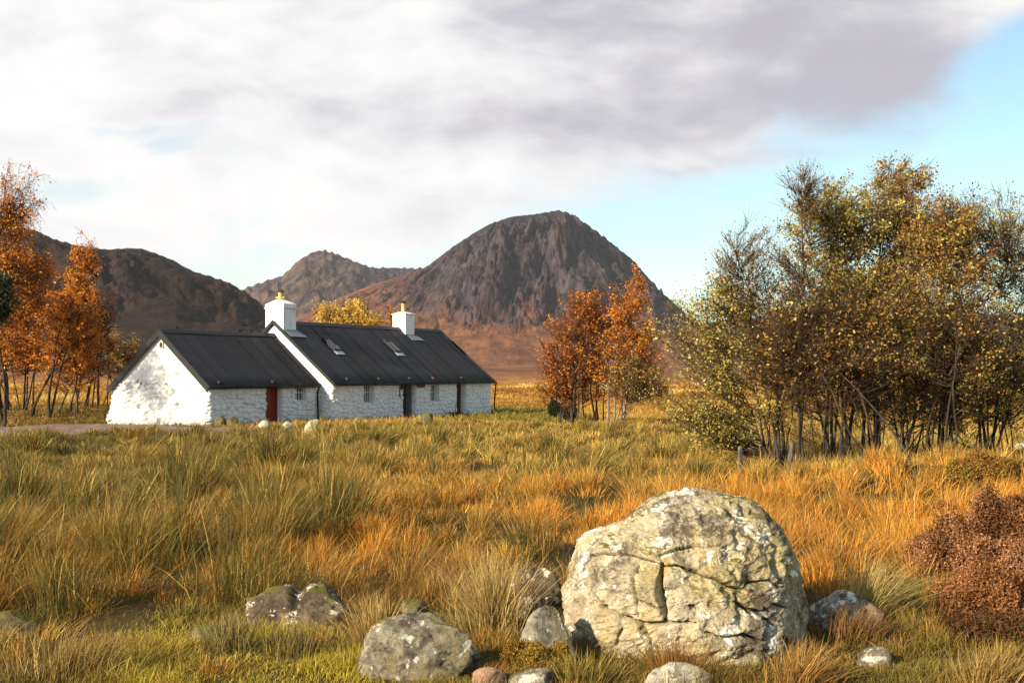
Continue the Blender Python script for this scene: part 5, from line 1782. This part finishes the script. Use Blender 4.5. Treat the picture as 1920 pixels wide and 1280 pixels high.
def short_turf():
    r_ = np.random.default_rng(99)
    parts = []
    for d0, d1, rho in ((4.6, 6.5, 5200), (6.5, 9.5, 4200), (9.5, 13, 1500), (13, 24, 500), (24, 42, 200), (42, 62, 140), (62, 100, 60)):
        area = .75 * (d1 * d1 - d0 * d0)
        n = int(area * rho)
        d = np.sqrt(r_.uniform(d0 * d0, d1 * d1, n)); a_ = r_.uniform(-.75, .75, n)
        parts.append((a_ * d, d))
    x = np.concatenate([p[0] for p in parts]); y = np.concatenate([p[1] for p in parts])
    ta = tall_amount(x, y)
    keep = (~blocked(x, y, -.03)) & (r_.uniform(0, 1, len(x)) < np.where(y < 11, 1 - .85 * ta, np.where((y < 52) & (ta > .4), .40, .9)))
    ta = ta[keep]
    x, y = x[keep], y[keep]
    n = len(x)
    z = G(x, y) - .01
    lump = fbm(x * 1.6, y * 1.6, 0, 3, 91)
    h = (.035 + .10 * sstep(lump, -.1, .4) + .04 * sstep(fbm(x * 4, y * 4, 0, 2, 92), .1, .5)) * r_.uniform(.5, 1.5, n)
    h *= np.interp(y, [6, 12, 30, 60, 100], [1, 1.2, 2.0, 2.4, 4.0])
    wd = np.maximum(.004, .0006 * y) * r_.uniform(.6, 1.3, n)
    m1 = fbm(x * .9, y * .9, 0, 3, 93)
    moss = np.array((.46, .35, .03)); mossd = np.array((.22, .18, .02)); dead = np.array((.40, .23, .05))
    c = mixc(.5 + 1.2 * m1, mossd, moss)
    c = mixc(sstep(fbm(x * 2.2, y * 2.2, 0, 3, 94), .1, .4) * .8, c, dead)
    patch = sstep(x / y, -.40, -.34) * (1 - sstep(x / y, -.14, -.09)) * (1 - sstep(y, 7.0, 7.8))
    c = mixc((1 - patch) * (1 - sstep(y, 11, 16)) * .8, c, mixc(sstep(fbm(x * 1.4, y * 1.4, 0, 3, 95), -.2, .3), olive * .8, np.array((.15, .075, .02))))
    c = mixc(sstep(y, 9, 14) * ta * (y < 54) * .85, c, np.array((.075, .050, .012)))  # turf between tall tussocks coloured dark to deepen the shaded gaps
    lawn = sstep(y, 52, 60) * (1 - sstep(np.abs(x), 3.0, 6.0))
    field = sstep(y, 44, 56) * (1 - lawn)
    c = mixc(field * .85, c, straw * .45 + orange * .40)
    c = mixc(sstep(x / y, -.22, -.28) * sstep(y, 50, 54) * (1 - sstep(y, 66, 74)) * .9, c, olive * .75)
    c = mixc(lawn * .7, c, olive * .9)
    c = mixc(sstep(x / y, .30, .36) * (y < 9) * .5, c, olive)
    c = c * r_.uniform(.65, 1.35, n)[:, None]
    lx, ly = r_.normal(.1, .5, n), r_.normal(0, .5, n)
    o = blade_mesh('short_turf', x, y, z, h, wd, lx, ly, c, c * .8 + straw * .2, GRASS, r_)
    struct(o, 'stuff', 'short mossy yellow-green turf around the foreground rocks', 'grass')
    return n


n_turf = short_turf()


def moor_tufts():
    r_ = np.random.default_rng(123)
    n = 46000
    d = 80 * (420 / 80) ** (r_.uniform(0, 1, n) ** 1.25)
    u = r_.uniform(0, 1, n)
    a_ = np.where(u < .45, r_.uniform(-.045, .16, n), np.where(u < .8, r_.uniform(.16, .52, n), r_.uniform(-.52, -.35, n)))
    x, y = a_ * d, d
    ok = ~((np.abs(x) < 6) & (y < 98)) & ~blocked(x, y)
    x, y = x[ok], y[ok]
    p1 = fbm(x / 9, y / 24, 0, 4, 124) * 1.6; p2 = fbm(x / 22, y / 50, 0, 3, 125) * 1.6
    c = mixc(.5 + p1, orange * .55, gold * .75)
    c = mixc(sstep(p2, .05, .3), c, straw * .95)
    c = mixc(sstep(p1 - p2, .25, .6), c, rust * .7)
    k = np.repeat(np.arange(len(x)), 7); m = len(k)
    xx = x[k] + r_.normal(0, .5, m); yy = y[k] + r_.normal(0, .7, m)
    o = blade_mesh('moor_tufts', xx, yy, G(xx, yy) - .03, r_.uniform(.25, .7, m), np.maximum(.05, .0009 * yy) * r_.uniform(.6, 1.3, m), r_.normal(.15, .35, m), r_.normal(0, .3, m),
                   c[k] * np.exp(r_.normal(0, .25, m))[:, None], c[k] * .8 + straw * .2, GRASS, r_)
    struct(o, 'stuff', 'orange and straw tufts of deer grass over the moor behind the cottage', 'moor grass')


moor_tufts()


# single big tufts that drape over the rocks and stones
def tuft(px, py, n, h, spread, lean, col, tip, label, seed, d_off=0.0, w_=.004, z_up=0.0):
    b = W(px, py)
    r_ = np.random.default_rng(seed)
    ang = r_.uniform(0, 2 * np.pi, n); rad = np.abs(r_.normal(0, .5, n)) * spread
    ox, oy = np.cos(ang) * rad, np.sin(ang) * rad * .6
    hh = h * r_.uniform(.5, 1.2, n)
    jit = r_.uniform(.6, 1.4, n)[:, None]
    pick = (r_.uniform(0, 1, n) < .4)[:, None]
    c = np.where(pick, np.array(tip), np.array(col)) * jit
    o = blade_mesh('grass_tuft', ox, oy, np.full(n, z_up) - .02, hh, np.full(n, w_) * r_.uniform(.6, 1.3, n), lean[0] + ox / spread * .55 + r_.normal(0, .22, n), lean[1] + oy / spread * .5 + r_.normal(0, .22, n), c, c * .5 + np.array(tip) * .5, GRASS, r_)
    o.location = (b.x, b.y + d_off, b.z)
    tag(o, label, 'grass tuft', 'long grass tufts around the foreground rocks')


tuft(1265, 1280, 420, .27, .15, (-.05, -.25), (.13, .085, .022), (.30, .12, .03), 'brown-green drooping tuft growing out below the front of the big boulder', 301)
tuft(1330, 1288, 320, .20, .15, (.05, -.3), (.10, .10, .022), (.24, .13, .03), 'green drooping tuft under the right of the boulder front', 302)
tuft(1500, 1292, 480, .30, .17, (.42, -.05), (.22, .11, .025), (.38, .21, .06), 'rusty tuft bending right at the lower right corner of the boulder', 303)
tuft(1600, 1205, 560, .27, .24, (.30, 0), (.15, .075, .022), (.28, .14, .04), 'dark rusty tuft in the boulder shadow over the speckled rock', 304)
tuft(1620, 1165, 620, .50, .20, (.42, -.1), (.33, .25, .08), (.46, .34, .12), 'pale straw tuft bending right beside the speckled white rock', 305)
tuft(925, 1185, 900, .55, .20, (-.05, 0), (.36, .25, .08), (.50, .36, .13), 'tall straw coloured tuft left of the round grey rock', 306)
tuft(700, 1215, 520, .36, .16, (-.1, 0), (.38, .24, .07), (.46, .32, .11), 'straw tuft at the upper left of the long low rock', 307)
tuft(560, 1232, 420, .24, .26, (.05, 0), (.10, .09, .025), (.26, .17, .05), 'dull green tuft in front of the dark two-humped rock', 308)
tuft(430, 1220, 420, .28, .2, (.1, 0), (.13, .11, .03), (.38, .28, .10), 'olive tuft left of the dark two-humped rock', 309)
tuft(1090, 1285, 520, .20, .22, (0, -.1), (.16, .15, .03), (.34, .22, .05), 'short yellow-green tuft at the lower left foot of the boulder', 310)
tuft(1850, 1290, 420, .26, .16, (.3, 0), (.26, .15, .04), (.38, .24, .08), 'orange tuft standing in the shaded turf at the lower right', 311)
tuft(130, 1270, 520, .30, .34, (.3, 0), (.22, .13, .035), (.40, .28, .09), 'tangled straw tuft in front of the mossy mound at the lower left', 312)
print('blades', n_blades, 'turf', n_turf)

# ------------------------------------------------------------------ haze
bm = bmesh.new()
box(bm, -7300, 7300, -7300, 7300, -9, 800)
m = bpy.data.materials.new('air'); m.use_nodes = True
hn = NT(m.node_tree); hn.n.clear()
vol = hn.new('ShaderNodeVolumePrincipled')
vol.inputs['Color'].default_value = (0.84, 0.88, 1.0, 1)
vol.inputs['Density'].default_value = 2.8e-5
vol.inputs['Anisotropy'].default_value = 0.0
ho = hn.new('ShaderNodeOutputMaterial')
hn.l.new(vol.outputs[0], ho.inputs['Volume'])
struct(bm_obj('haze', bm, m), 'stuff', 'thin pale air over the moor fading the far mountains', 'haze')
